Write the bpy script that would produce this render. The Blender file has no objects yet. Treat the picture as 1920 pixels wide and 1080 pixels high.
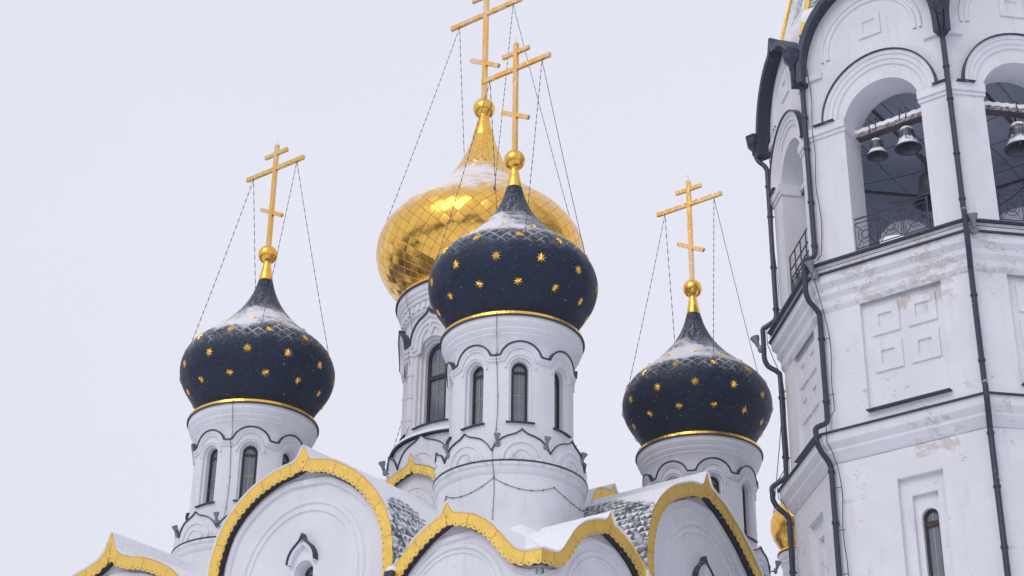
import bpy, math, random
from math import sin, cos, pi, radians as rad, atan2, hypot, sqrt
from mathutils import Vector as Ve
random.seed(7)
S = bpy.context.scene
COL = S.collection

# ------------------------------------------------------------------ camera, sky, sun, exposure
cam = bpy.data.cameras.new('camera'); camo = bpy.data.objects.new('camera', cam); COL.objects.link(camo)
cam.sensor_width = 36.0; cam.lens = 3400 * 36 / 1920; cam.clip_start = .2; cam.clip_end = 3000
from mathutils import Matrix
PITCH, ROLL = rad(27.85), rad(.75)
camo.matrix_world = Matrix.Translation((0, 0, 1.7)) @ (Matrix.Rotation(rad(90) + PITCH, 4, 'X') @ Matrix.Rotation(ROLL, 4, 'Z'))
S.camera = camo
W = bpy.data.worlds.new("World"); S.world = W; W.use_nodes = True
nt = W.node_tree; bg = nt.nodes['Background']
SUN_EL, SUN_AZ = rad(38), rad(215)          # soft sun behind the snow cloud
sky = nt.nodes.new('ShaderNodeTexSky'); sky.sky_type = 'NISHITA'; sky.sun_disc = False
sky.sun_elevation = SUN_EL; sky.sun_rotation = SUN_AZ; sky.dust_density = 6; sky.air_density = 1
mx = nt.nodes.new('ShaderNodeMix'); mx.data_type = 'RGBA'; mx.inputs[0].default_value = .95
cn = nt.nodes.new('ShaderNodeTexNoise'); cn.inputs['Scale'].default_value = 1.6; cn.inputs['Detail'].default_value = 3
ct = nt.nodes.new('ShaderNodeTexCoord'); nt.links.new(ct.outputs['Generated'], cn.inputs['Vector'])
cm = nt.nodes.new('ShaderNodeMix'); cm.data_type = 'RGBA'; nt.links.new(cn.outputs['Fac'], cm.inputs[0])
cm.inputs[6].default_value = (7.25, 7.35, 8.55, 1); cm.inputs[7].default_value = (8.75, 8.8, 9.8, 1)      # overcast snow cloud
nt.links.new(sky.outputs[0], mx.inputs[6]); nt.links.new(cm.outputs[2], mx.inputs[7])
nt.links.new(mx.outputs[2], bg.inputs[0]); bg.inputs[1].default_value = .1
sl = bpy.data.lights.new('sun', 'SUN'); so = bpy.data.objects.new('sun', sl); COL.objects.link(so)
sl.energy = .85; sl.angle = rad(35); sl.color = (1, .95, .88)
_d = Ve((sin(SUN_AZ) * cos(SUN_EL), cos(SUN_AZ) * cos(SUN_EL), sin(SUN_EL)))
so.rotation_euler = _d.to_track_quat('Z', 'Y').to_euler(); so.location = (0, -20, 60)
S.view_settings.view_transform = 'Standard'; S.view_settings.look = 'None'
S.view_settings.exposure = 0.0; S.view_settings.gamma = 1
S.cycles.volume_bounces = 1; S.cycles.max_bounces = 8

# ------------------------------------------------------------------ materials
def mat(name):
    m = bpy.data.materials.new(name); m.use_nodes = True
    return m, m.node_tree, m.node_tree.nodes['Principled BSDF']
def N(t, typ, **k):
    n = t.nodes.new('ShaderNode' + typ)
    for a, b in k.items(): setattr(n, a, b)
    return n
def coords(t, uv=False):
    n = N(t, 'TexCoord'); return n.outputs['UV' if uv else 'Object']
def world_pos(t): return N(t, 'NewGeometry').outputs['Position']
def noise(t, vec, scale, detail=4, rough=.55):
    n = N(t, 'TexNoise'); n.inputs['Scale'].default_value = scale; n.inputs['Detail'].default_value = detail
    n.inputs['Roughness'].default_value = rough
    if vec is not None: t.links.new(vec, n.inputs['Vector'])
    return n.outputs['Fac']
def scalev(t, vec, s):
    n = N(t, 'VectorMath', operation='MULTIPLY'); t.links.new(vec, n.inputs[0]); n.inputs[1].default_value = s
    return n.outputs[0]
def M_(t, op, a, b=None, c=None, clamp=False):
    n = N(t, 'Math', operation=op); n.use_clamp = clamp
    for i, v in enumerate((a, b, c)):
        if v is None: continue
        if isinstance(v, (int, float)): n.inputs[i].default_value = v
        else: t.links.new(v, n.inputs[i])
    return n.outputs[0]
def smooth(t, v, a, b):
    n = N(t, 'MapRange'); n.interpolation_type = 'SMOOTHSTEP'
    t.links.new(v, n.inputs[0]); n.inputs[1].default_value = a; n.inputs[2].default_value = b
    return n.outputs[0]
def mixc(t, f, a, b):
    n = N(t, 'Mix', data_type='RGBA')
    if isinstance(f, (int, float)): n.inputs[0].default_value = f
    else: t.links.new(f, n.inputs[0])
    for i, v in ((6, a), (7, b)):
        if isinstance(v, tuple): n.inputs[i].default_value = (*v, 1)
        else: t.links.new(v, n.inputs[i])
    return n.outputs[2]
def bump(t, p, h, strength=.3, dist=.02, nrm=None):
    n = N(t, 'Bump'); n.inputs['Strength'].default_value = strength; n.inputs['Distance'].default_value = dist
    t.links.new(h, n.inputs['Height'])
    if nrm is not None: t.links.new(nrm, n.inputs['Normal'])
    t.links.new(n.outputs[0], p.inputs['Normal']); return n.outputs[0]
def normz(t):
    s = N(t, 'SeparateXYZ'); t.links.new(N(t, 'NewGeometry').outputs['Normal'], s.inputs[0]); return s.outputs[2]
def plain(name, col, rough=.6, metal=0, var=.12, scale=3, bmp=0):
    m, t, p = mat(name); c = coords(t)
    f = noise(t, c, scale, 5)
    t.links.new(mixc(t, f, tuple(x * (1 - var) for x in col), tuple(min(1, x * (1 + var)) for x in col)), p.inputs['Base Color'])
    p.inputs['Roughness'].default_value = rough; p.inputs['Metallic'].default_value = metal
    if bmp: bump(t, p, noise(t, c, scale * 6, 4), bmp, .01)
    return m
SNOWC = (.84, .85, .90)
def plaster(name, base=(.735, .745, .79), peel=None, green=False, spots=(), sw=.17):
    """limewashed plaster: faint blotches, streaks of damp, trowel bumps; peel = scale of flaked patches"""
    m, t, p = mat(name); c = world_pos(t)
    a = noise(t, c, .9, 5); b = noise(t, scalev(t, c, (2.2, 2.2, .35)), 1.6, 5, .6)
    col = mixc(t, smooth(t, a, .35, .7), tuple(x * .93 for x in base), base)
    col = mixc(t, M_(t, 'MULTIPLY', smooth(t, b, .54, .78), .6), col, (.56, .56, .62))
    sp = smooth(t, noise(t, c, 7.5, 2, .5), .755, .775)
    col = mixc(t, M_(t, 'MULTIPLY', sp, .6), col, (.26, .25, .28))
    h = noise(t, c, 14, 4)
    if peel:
        lo, hi = peel
        q = M_(t, 'ADD', noise(t, scalev(t, c, (1, 1, 1.6)), 2.4, 9, .68), M_(t, 'MULTIPLY', M_(t, 'SUBTRACT', noise(t, c, 9, 4, .7), .5), .28)); g = noise(t, c, .8, 3)
        z = N(t, 'SeparateXYZ'); t.links.new(c, z.inputs[0])
        v = M_(t, 'ADD', q, M_(t, 'MULTIPLY', M_(t, 'SUBTRACT', g, .5), .5))
        for sp_, sr_ in spots:
            dn = N(t, 'VectorMath', operation='DISTANCE'); t.links.new(c, dn.inputs[0]); dn.inputs[1].default_value = sp_
            v = M_(t, 'ADD', v, M_(t, 'MULTIPLY', M_(t, 'SUBTRACT', 1, smooth(t, dn.outputs['Value'], sr_ * .35, sr_)), sw))
        mk = smooth(t, v, lo, hi)
        pc = mixc(t, noise(t, c, 5, 5, .7), (.46, .41, .38), (.72, .70, .70))
        col = mixc(t, mk, col, pc)
        edge = M_(t, 'MULTIPLY', smooth(t, v, lo - .05, lo), M_(t, 'SUBTRACT', 1, mk))
        col = mixc(t, M_(t, 'MULTIPLY', edge, M_(t, 'MULTIPLY', smooth(t, noise(t, c, 16, 3), .5, .62), .55)), col, (.22, .20, .21))
        h = M_(t, 'SUBTRACT', h, M_(t, 'MULTIPLY', mk, 1.2))
    if green:
        z = N(t, 'SeparateXYZ'); t.links.new(c, z.inputs[0])
        gm = M_(t, 'MULTIPLY', smooth(t, noise(t, c, 6, 6, .7), .50, .60), M_(t, 'MULTIPLY', smooth(t, z.outputs[2], 20.30, 20.62), M_(t, 'SUBTRACT', 1, smooth(t, z.outputs[2], 20.72, 20.95))))
        col = mixc(t, M_(t, 'MULTIPLY', gm, .55), col, (.36, .43, .33))
    t.links.new(col, p.inputs['Base Color']); p.inputs['Roughness'].default_value = .85
    bump(t, p, h, .25, .02)
    return m
def tile_uv(t):
    """diamond tiling from the UV map: returns edge mask, per tile random, facet height, u"""
    s = N(t, 'SeparateXYZ'); t.links.new(coords(t, True), s.inputs[0]); u, v = s.outputs[0], s.outputs[1]
    a = M_(t, 'ADD', u, v); b = M_(t, 'SUBTRACT', u, v)
    fa = M_(t, 'FRACT', a); fb = M_(t, 'FRACT', b)
    da = M_(t, 'ABSOLUTE', M_(t, 'SUBTRACT', fa, .5)); db = M_(t, 'ABSOLUTE', M_(t, 'SUBTRACT', fb, .5))
    e = M_(t, 'MAXIMUM', da, db)
    cv = N(t, 'CombineXYZ'); t.links.new(M_(t, 'FLOOR', a), cv.inputs[0]); t.links.new(M_(t, 'FLOOR', b), cv.inputs[1])
    w = N(t, 'TexWhiteNoise', noise_dimensions='2D'); t.links.new(cv.outputs[0], w.inputs['Vector'])
    sc = N(t, 'SeparateColor'); t.links.new(w.outputs['Color'], sc.inputs[0])
    return e, sc, fa, fb, u, v
def dome_mat(name, base, metal, rough, facet, line, neck_v, snow_lo, snow_hi, edge_snow, windward=(-.9, .1, 0)):
    m, t, p = mat(name); c = coords(t)
    e, rnd, fa, fb, u, v = tile_uv(t)
    # above the shoulder the cladding runs in straight standing seams
    neck = M_(t, 'GREATER_THAN', v, neck_v)
    fu = M_(t, 'ABSOLUTE', M_(t, 'SUBTRACT', M_(t, 'FRACT', M_(t, 'MULTIPLY', u, .5)), .5))
    e2 = N(t, 'Mix'); t.links.new(neck, e2.inputs[0]); t.links.new(e, e2.inputs[2]); t.links.new(M_(t, 'ADD', M_(t, 'MULTIPLY', fu, .9), .05), e2.inputs[3])
    e = e2.outputs[0]
    edge = smooth(t, e, .474, .496)
    bc = mixc(t, rnd.outputs[0], tuple(x * .86 for x in base), tuple(min(1, x * 1.1) for x in base))
    col = mixc(t, M_(t, 'MULTIPLY', edge, line), bc, (.05, .04, .035))
    # snow: on what faces up, drifted to the windward side, ragged edge, caught under tile edges
    nz = normz(t); pos = coords(t)
    g = N(t, 'NewGeometry'); dt = N(t, 'VectorMath', operation='DOT_PRODUCT'); t.links.new(g.outputs['Normal'], dt.inputs[0]); dt.inputs[1].default_value = windward
    wv = M_(t, 'MULTIPLY', dt.outputs['Value'], .16)
    n1 = M_(t, 'ADD', M_(t, 'MULTIPLY', M_(t, 'SUBTRACT', noise(t, world_pos(t), .75, 3, .5), .5), .75), M_(t, 'MULTIPLY', M_(t, 'SUBTRACT', noise(t, pos, 3.2, 6, .65), .5), .32))
    sv = M_(t, 'ADD', M_(t, 'ADD', nz, wv), n1)
    sv = M_(t, 'SUBTRACT', sv, M_(t, 'MULTIPLY', neck, .12))
    streak = noise(t, scalev(t, pos, (4.5, 4.5, .8)), 1.6, 5, .7)
    sv = M_(t, 'ADD', sv, M_(t, 'MULTIPLY', M_(t, 'SUBTRACT', streak, .5), .35))
    full = M_(t, 'MULTIPLY', smooth(t, sv, snow_hi - .10, snow_hi + .16), .94)
    thin = M_(t, 'MULTIPLY', smooth(t, sv, snow_lo, snow_hi), smooth(t, e, .37, .45))
    thin = M_(t, 'MULTIPLY', thin, M_(t, 'MULTIPLY', smooth(t, noise(t, pos, 2.3, 5, .7), .36, .62), edge_snow))
    dust = M_(t, 'MULTIPLY', smooth(t, sv, snow_lo - .1, snow_hi), M_(t, 'MULTIPLY', smooth(t, noise(t, scalev(t, pos, (1, 1, 2.5)), 9, 5, .7), .45, .7), .45))
    br = smooth(t, noise(t, scalev(t, world_pos(t), (1.6, 1.6, 9)), 2.2, 7, .75), .54, .72)
    dust = M_(t, 'MAXIMUM', dust, M_(t, 'MULTIPLY', br, M_(t, 'MULTIPLY', smooth(t, nz, -.75, .4), .20 * (1 - metal * .7))))
    sn = M_(t, 'MAXIMUM', M_(t, 'MAXIMUM', full, thin), dust, clamp=True)
    col = mixc(t, sn, col, SNOWC)
    t.links.new(col, p.inputs['Base Color'])
    t.links.new(M_(t, 'MULTIPLY', M_(t, 'SUBTRACT', 1, sn), metal), p.inputs['Metallic'])
    rr = M_(t, 'ADD', rough, M_(t, 'MULTIPLY', rnd.outputs[1], .1))
    t.links.new(M_(t, 'ADD', M_(t, 'MULTIPLY', rr, M_(t, 'SUBTRACT', 1, sn)), M_(t, 'MULTIPLY', sn, .8)), p.inputs['Roughness'])
    # each tile leans its own way, plus a raised seam
    ha = M_(t, 'MULTIPLY', M_(t, 'SUBTRACT', fa, .5), M_(t, 'SUBTRACT', rnd.outputs[0], .5))
    hb = M_(t, 'MULTIPLY', M_(t, 'SUBTRACT', fb, .5), M_(t, 'SUBTRACT', rnd.outputs[2], .5))
    h = M_(t, 'MULTIPLY', M_(t, 'MULTIPLY', M_(t, 'ADD', ha, hb), facet), M_(t, 'SUBTRACT', 1, neck))
    h = M_(t, 'ADD', h, M_(t, 'MULTIPLY', edge, .6)); h = M_(t, 'ADD', h, M_(t, 'MULTIPLY', full, .7))
    h = M_(t, 'ADD', h, M_(t, 'MULTIPLY', noise(t, pos, 6, 3), .35))
    bump(t, p, h, .7, .03)
    p.inputs['Specular IOR Level'].default_value = .25
    return m
def gold_sheet(name, col=(1.0, .56, .10), rough=.3, frost=.0):
    m, t, p = mat(name); c = world_pos(t)
    f = noise(t, c, 1.6, 4); g = noise(t, scalev(t, c, (1, 1, .25)), 7, 5, .7)
    cc = mixc(t, f, tuple(x * .84 for x in col), col)
    cc = mixc(t, M_(t, 'MULTIPLY', smooth(t, g, .56, .74), .5), cc, (.52, .27, .07))
    sp = smooth(t, noise(t, c, 22, 3), .68, .72); cc = mixc(t, M_(t, 'MULTIPLY', sp, .5), cc, (.12, .07, .03))
    if frost:
        fr = M_(t, 'MULTIPLY', smooth(t, noise(t, scalev(t, c, (1, 1, .3)), 2.5, 5, .6), .46, .58), frost)
        cc = mixc(t, fr, cc, (.72, .70, .74)); t.links.new(M_(t, 'SUBTRACT', 1, fr), p.inputs['Metallic'])
    else: p.inputs['Metallic'].default_value = 1
    t.links.new(cc, p.inputs['Base Color'])
    t.links.new(M_(t, 'ADD', rough, M_(t, 'MULTIPLY', g, .12)), p.inputs['Roughness'])
    bump(t, p, M_(t, 'ADD', noise(t, c, 3.2, 2), M_(t, 'MULTIPLY', noise(t, c, 11, 3), .35)), .6, .045)
    return m
def roof_mat(name, tile=(.028, .048, .048), lo=.35, centre=None, rad_=2.0, rows=1.0):
    """snow-laden scale-tiled roof: the tiles show where the wind has scoured the steep side"""
    m, t, p = mat(name); c = world_pos(t)
    s = N(t, 'SeparateXYZ'); t.links.new(coords(t, True), s.inputs[0])
    cv = N(t, 'CombineXYZ'); t.links.new(s.outputs[0], cv.inputs[0]); t.links.new(s.outputs[1], cv.inputs[1])
    row = M_(t, 'FLOOR', s.outputs[1]); sh = M_(t, 'ADD', s.outputs[0], M_(t, 'MULTIPLY', row, .5))
    fx = M_(t, 'SUBTRACT', M_(t, 'FRACT', sh), .5); fy = M_(t, 'FRACT', s.outputs[1])
    arc = M_(t, 'ADD', M_(t, 'MULTIPLY', M_(t, 'MULTIPLY', fx, fx), 2.6), M_(t, 'MULTIPLY', fy, 1.0))
    ledge = smooth(t, fy, .55, .95)            # snow held on the lip of every course
    lip = smooth(t, arc, .62, .85)
    n1 = noise(t, c, .55, 6, .6); n2 = noise(t, c, 5, 5, .65)
    nz = normz(t)
    bare = M_(t, 'SUBTRACT', M_(t, 'ADD', M_(t, 'MULTIPLY', M_(t, 'SUBTRACT', n1, .5), 1.3), M_(t, 'MULTIPLY', M_(t, 'SUBTRACT', n2, .5), .5)), M_(t, 'SUBTRACT', nz, lo))
    if centre:
        acc = None
        for cc_, r_ in centre:
            dn = N(t, 'VectorMath', operation='DISTANCE'); t.links.new(c, dn.inputs[0]); dn.inputs[1].default_value = cc_
            q = M_(t, 'SUBTRACT', 1, smooth(t, dn.outputs['Value'], r_ * .5, r_))
            acc = q if acc is None else M_(t, 'MAXIMUM', acc, q)
        bare = M_(t, 'ADD', M_(t, 'SUBTRACT', M_(t, 'MULTIPLY', acc, 1.0), .76), M_(t, 'MULTIPLY', M_(t, 'ADD', M_(t, 'SUBTRACT', n1, .5), M_(t, 'SUBTRACT', n2, .5)), 1.1))
    bm = smooth(t, bare, .0, .14)
    cover = M_(t, 'MAXIMUM', M_(t, 'SUBTRACT', 1, bm), M_(t, 'MULTIPLY', M_(t, 'MAXIMUM', lip, M_(t, 'MULTIPLY', ledge, .6)), smooth(t, n2, .42, .56)), clamp=True)
    tc = mixc(t, n2, tile, tuple(x * 2.0 for x in tile))
    cover = M_(t, 'MAXIMUM', cover, M_(t, 'MULTIPLY', smooth(t, noise(t, c, 3.4, 6, .7), .42, .68), .75))
    t.links.new(mixc(t, cover, tc, SNOWC), p.inputs['Base Color']); p.inputs['Roughness'].default_value = .65
    h = M_(t, 'ADD', M_(t, 'MULTIPLY', cover, .6), M_(t, 'ADD', M_(t, 'MULTIPLY', lip, .35), M_(t, 'MULTIPLY', n1, 1.2)))
    bump(t, p, h, .6, .05)
    return m
def glass_mat(name, col=(.06, .08, .11), rough=.12):
    m, t, p = mat(name); c = world_pos(t)
    t.links.new(mixc(t, noise(t, c, 1.4, 2), tuple(x * .6 for x in col), tuple(x * 1.5 for x in col)), p.inputs['Base Color'])
    p.inputs['Roughness'].default_value = rough; p.inputs['IOR'].default_value = 1.5
    p.inputs['Coat Weight'].default_value = .6; p.inputs['Coat Roughness'].default_value = .03
    bump(t, p, noise(t, c, 1.1, 2), .3, .05)
    return m
def dusted(name, col, rough=.5, metal=0, amount=.62, spread=.12, scale=7):
    """thing with snow settled on what faces up"""
    m, t, p = mat(name); c = world_pos(t); nz = normz(t)
    v = M_(t, 'ADD', nz, M_(t, 'MULTIPLY', M_(t, 'SUBTRACT', noise(t, c, scale, 4, .65), .5), .9))
    s = smooth(t, v, amount, amount + spread)
    bc = mixc(t, noise(t, c, 3, 4), tuple(x * .8 for x in col), tuple(x * 1.25 for x in col))
    t.links.new(mixc(t, s, bc, SNOWC), p.inputs['Base Color'])
    t.links.new(M_(t, 'MULTIPLY', M_(t, 'SUBTRACT', 1, s), metal), p.inputs['Metallic'])
    p.inputs['Roughness'].default_value = rough
    return m

NV_S, NV_C = 17.9, 22.3         # height in tile rows where the neck cladding begins
PL = plaster('limewashed_plaster'); PLG = plaster('damp_plaster', green=True)
PEEL = plaster('peeling_plaster', peel=(.535, .575)); PEEL2 = plaster('flaking_plaster', peel=(.66, .70))
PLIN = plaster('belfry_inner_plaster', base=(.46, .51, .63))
BLUE = dome_mat('dark_blue_dome_tiles', (.006, .018, .046), .1, .46, .8, .6, NV_S, .12, .65, .75)
GOLDT = dome_mat('gilded_dome_tiles', (1.0, .56, .105), 1, .17, 2.8, .75, NV_C, .38, .57, .6, windward=(-1.3, .2, 0))
GOLDP = dome_mat('plain_gilded_panels', (.98, .52, .09), 1, .22, .6, .7, 30.0, .5, .72, .3)
GOLD = gold_sheet('gilded_sheet', (1.0, .69, .17), .40)
GOLDX = gold_sheet('gilded_cross', (.93, .55, .15), .22, frost=.3)
GOLDB = gold_sheet('polished_gilding', (1.0, .58, .10), .16)
DARK = dusted('dark_flashing', (.018, .026, .055), .5, 0, .86, .1)
SOFF = plain('dark_soffit_boards', (.026, .020, .028), .6, 0, .3, 6)
PIPE = dusted('dark_painted_pipe', (.018, .026, .055), .42, .1, .75, .1, 12)
FRAME = plain('brown_window_frame', (.016, .010, .014), .45, 0, .3, 8)
GLASS = glass_mat('window_glass', (.11, .145, .19)); LEAD = plain('brass_glazing_bar', (.42, .30, .12), .4, .6)
SNOW = plain('settled_snow', SNOWC, .7, 0, .03, 2, .3)
ROOF = roof_mat('snowy_vault_roof', lo=-.25)
CABLE = plain('black_cable', (.04, .04, .05), .6)
CHAINM = plain('steel_chain', (.10, .095, .11), .5, .5)
IRON = dusted('wrought_iron', (.030, .038, .060), .5, .2, .8, .1, 12)
LAMPM = dusted('slate_lamp_casing', (.19, .21, .25), .5, .1, .72, .1, 9)
BRONZE = dusted('weathered_bronze', (.08, .09, .11), .45, .6, .22, .2, 7)
BEAM = dusted('painted_timber_beam', (.085, .06, .07), .6, 0, -.12, .5, 14)
RUST = plain('rusty_steel', (.085, .060, .062), .7, 0, .3, 6)
HOLE = plain('rivet_hole', (.015, .01, .01), .8)

# ------------------------------------------------------------------ mesh building
class MB:
    def __init__(s): s.v = []; s.f = []; s.m = []; s.uv = []
    def add(s, vs, fs, mi=0, uvs=None):
        b = len(s.v); s.v += [tuple(x) for x in vs]
        for i, f in enumerate(fs):
            s.f.append(tuple(b + k for k in f)); s.m.append(mi); s.uv.append(uvs[i] if uvs else None)
    def grid(s, rows, closed=False, mi=0, uv=None):
        n = len(rows[0]); vs = [p for r in rows for p in r]; fs = []; us = [] if uv else None
        for j in range(len(rows) - 1):
            for i in range(n if closed else n - 1):
                k = (i + 1) % n
                fs.append((j * n + i, j * n + k, (j + 1) * n + k, (j + 1) * n + i))
                if uv: us.append([uv(i, j), uv(i + 1, j), uv(i + 1, j + 1), uv(i, j + 1)])
        s.add(vs, fs, mi, us)
    def box(s, c, h, ax=None, mi=0):
        ax = ax or (Ve((1, 0, 0)), Ve((0, 1, 0)), Ve((0, 0, 1))); c = Ve(c)
        vs = [c + ax[0] * h[0] * i + ax[1] * h[1] * j + ax[2] * h[2] * k for i in (-1, 1) for j in (-1, 1) for k in (-1, 1)]
        s.add(vs, [(0, 1, 3, 2), (4, 6, 7, 5), (0, 4, 5, 1), (2, 3, 7, 6), (0, 2, 6, 4), (1, 5, 7, 3)], mi)
    def tube(s, pts, r, n=6, mi=0, r2=None):
        pts = [Ve(p) for p in pts]; rows = []; prev = None
        for i, p in enumerate(pts):
            d = (pts[min(i + 1, len(pts) - 1)] - pts[max(i - 1, 0)]).normalized()
            if prev is None:
                a = d.cross(Ve((0, 0, 1)));
                if a.length < .1: a = d.cross(Ve((1, 0, 0)))
            else: a = prev - d * prev.dot(d)
            a.normalize(); prev = a; b = d.cross(a)
            rr = r if r2 is None else r + (r2 - r) * i / (len(pts) - 1)
            rows.append([p + (a * cos(2 * pi * k / n) + b * sin(2 * pi * k / n)) * rr for k in range(n)])
        s.grid(rows, True, mi); b0 = len(s.v)
        s.add(rows[0], [tuple(range(n))[::-1]], mi); s.add(rows[-1], [tuple(range(n))], mi)
    def lathe(s, prof, n=64, c=(0, 0, 0), uvN=0, mi=0, a0=0, ax=None):
        rows = []; c = Ve(c)
        for r, z in prof:
            if ax is None: rows.append([(c.x + r * cos(a0 + 2 * pi * k / n), c.y + r * sin(a0 + 2 * pi * k / n), c.z + z) for k in range(n)])
            else: rows.append([c + (ax[0] * cos(2 * pi * k / n) + ax[1] * sin(2 * pi * k / n)) * r + ax[2] * z for k in range(n)])
        if uvN:
            vv = [0]
            for (r0, z0), (r1, z1) in zip(prof, prof[1:]): vv.append(vv[-1] + hypot(r1 - r0, z1 - z0) / max(.05, (r0 + r1) / 2) * uvN / (2 * pi))
            s.grid(rows, True, mi, lambda i, j: (uvN * i / n, vv[j]))
            return vv
        s.grid(rows, True, mi)
    def sphere(s, c, r, n=20, m=12, mi=0, sz=1):
        s.lathe([(max(.001, r * sin(pi * k / m)), -r * sz * cos(pi * k / m)) for k in range(m + 1)], n, c, mi=mi)
    def build(s, name, mats, parent=None, org=(0, 0, 0), angle=32, loc=None):
        org = Ve(org); me = bpy.data.meshes.new(name)
        me.from_pydata([tuple(Ve(v) - org) for v in s.v], [], s.f)
        mats = mats if isinstance(mats, (list, tuple)) else [mats]
        for m in mats: me.materials.append(m)
        if len(mats) > 1: me.polygons.foreach_set('material_index', s.m)
        if any(s.uv):
            l = me.uv_layers.new(name='UVMap'); k = 0
            for i, f in enumerate(s.f):
                for j in range(len(f)):
                    if s.uv[i]: l.data[k].uv = s.uv[i][j]
                    k += 1
        me.polygons.foreach_set('use_smooth', [True] * len(me.polygons)); me.set_sharp_from_angle(angle=rad(angle))
        me.update()
        o = bpy.data.objects.new(name, me); COL.objects.link(o)
        if parent: o.parent = parent; o.location = org - WORG.get(parent.name, Ve((0, 0, 0)))
        else: o.location = org
        if loc is not None: o.location = loc
        WORG[o.name] = org
        return o
WORG = {}
def empty(name, loc, label, cat, group=None):
    o = bpy.data.objects.new(name, None); COL.objects.link(o); o.location = loc; WORG[o.name] = Ve(loc)
    o['label'] = label; o['category'] = cat
    if group: o['group'] = group
    return o
def copy_tree(o, parent, loc=None):
    c = o.copy(); COL.objects.link(c); c.parent = parent
    if loc is not None: c.location = loc
    for ch in list(o.children): copy_tree(ch, c)
    return c

def sweep(mb, path, sec, mp, closed_sec=True, mi=0, cap=True, closed_path=False):
    n = len(path); rows = []
    def nrm(a, b):
        dx, dz = b[0] - a[0], b[1] - a[1]; l = hypot(dx, dz) or 1; return (-dz / l, dx / l)
    for i, p in enumerate(path):
        if closed_path: n0 = nrm(path[i - 1], p); n1 = nrm(p, path[(i + 1) % n])
        else:
            n0 = nrm(path[i - 1], p) if i else None; n1 = nrm(p, path[i + 1]) if i < n - 1 else None
            n0 = n0 or n1; n1 = n1 or n0
        m = (n0[0] + n1[0], n0[1] + n1[1]); l = hypot(*m) or 1; m = (m[0] / l, m[1] / l)
        k = min(2.2, 1 / max(.2, m[0] * n0[0] + m[1] * n0[1]))
        rows.append([mp(p[0] + m[0] * k * a, p[1] + m[1] * k * a, d) for a, d in sec])
    if closed_path: rows.append(rows[0])
    mb.grid(rows, closed_sec, mi)
    if cap and closed_sec and not closed_path:
        k = len(sec); mb.add(rows[0], [tuple(range(k))], mi); mb.add(rows[-1], [tuple(range(k))[::-1]], mi)
def outline(w, zs, sill, ac=0, n=12, rect=False):
    p = [(ac - w, sill), (ac - w, zs)]
    for k in range(1, n):
        a = pi - pi * k / n
        p.append((ac + w * cos(a), zs if rect else zs + w * sin(a)))
    return p + [(ac + w, zs), (ac + w, sill)]
def loft(mb, outs, mp, mi=0, cap=False):
    rows = [[mp(a, z, d) for a, z in pts] for pts, d in outs]
    mb.grid(rows, True, mi)
    if cap: mb.add(rows[-1], [tuple(range(len(rows[-1])))], mi)
def holed_wall(mb, mp, a0, a1, z0, z1, out, d=0, mi=0, pier=3):
    """wall from a0..a1, z0..z1 with the hole 'out' (outline) left open"""
    L = out[0][0]; R = out[-1][0]; sill = out[0][1]; cols = [(p[0], p[1]) for p in out[1:-1]]
    def strip(xs):
        mb.grid([[mp(x, z0, d) for x in xs], [mp(x, z1, d) for x in xs]], False, mi)
    if L > a0: strip([a0 + (L - a0) * k / pier for k in range(pier + 1)])
    if a1 > R: strip([R + (a1 - R) * k / pier for k in range(pier + 1)])
    mb.grid([[mp(x, z, d) for x, z in cols], [mp(x, z1, d) for x, z in cols]], False, mi)
    if sill > z0: mb.grid([[mp(x, z0, d) for x, z in cols], [mp(x, sill, d) for x, z in cols]], False, mi)
def curtain(mb, path, zb, mp, d, mi=0):
    mb.grid([[mp(a, zb, d) for a, z in path], [mp(a, z, d) for a, z in path]], False, mi)
def crom(pts, step=.06):
    """smooth curve through the points"""
    out = []
    for i in range(len(pts) - 1):
        p0, p1, p2, p3 = pts[max(0, i - 1)], pts[i], pts[i + 1], pts[min(len(pts) - 1, i + 2)]
        k = max(1, int(hypot(p2[0] - p1[0], p2[1] - p1[1]) / step))
        for j in range(k):
            t = j / k
            out.append(tuple(.5 * (2 * p1[q] + (p2[q] - p0[q]) * t + (2 * p0[q] - 5 * p1[q] + 4 * p2[q] - p3[q]) * t * t + (3 * p1[q] - p0[q] - 3 * p2[q] + p3[q]) * t ** 3) for q in (0, 1)))
    out.append(pts[-1]); return out

# ------------------------------------------------------------------ directions of the place
YB = rad(53)
U = Ve((-sin(YB), cos(YB), 0)); V = Ve((cos(YB), sin(YB), 0)); Z = Ve((0, 0, 1))
AX_F = Ve((.03, 48.0, 0)); AX_L = AX_F + U * 10.5; AX_R = AX_F + V * 10.5; AX_B = AX_F + (U + V) * 10.5
AX_C = AX_F + (U + V) * 5.25 + Ve((-.1, 0, 0)); K0 = AX_F - (U + V) * 4.0
def fdir(ph): return -V * cos(ph) - U * sin(ph)
def cyl(R):
    return lambda a, z, d: fdir(a / R) * (R + d) + Z * z
def face(org, T, Nn):
    return lambda a, z, d: org + T * a + Nn * d + Z * z

cath = empty('cathedral', AX_C, 'white snow-covered cathedral with one gold and star-spangled dark blue onion domes and gold-edged gables', 'cathedral')
tower = None

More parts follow.
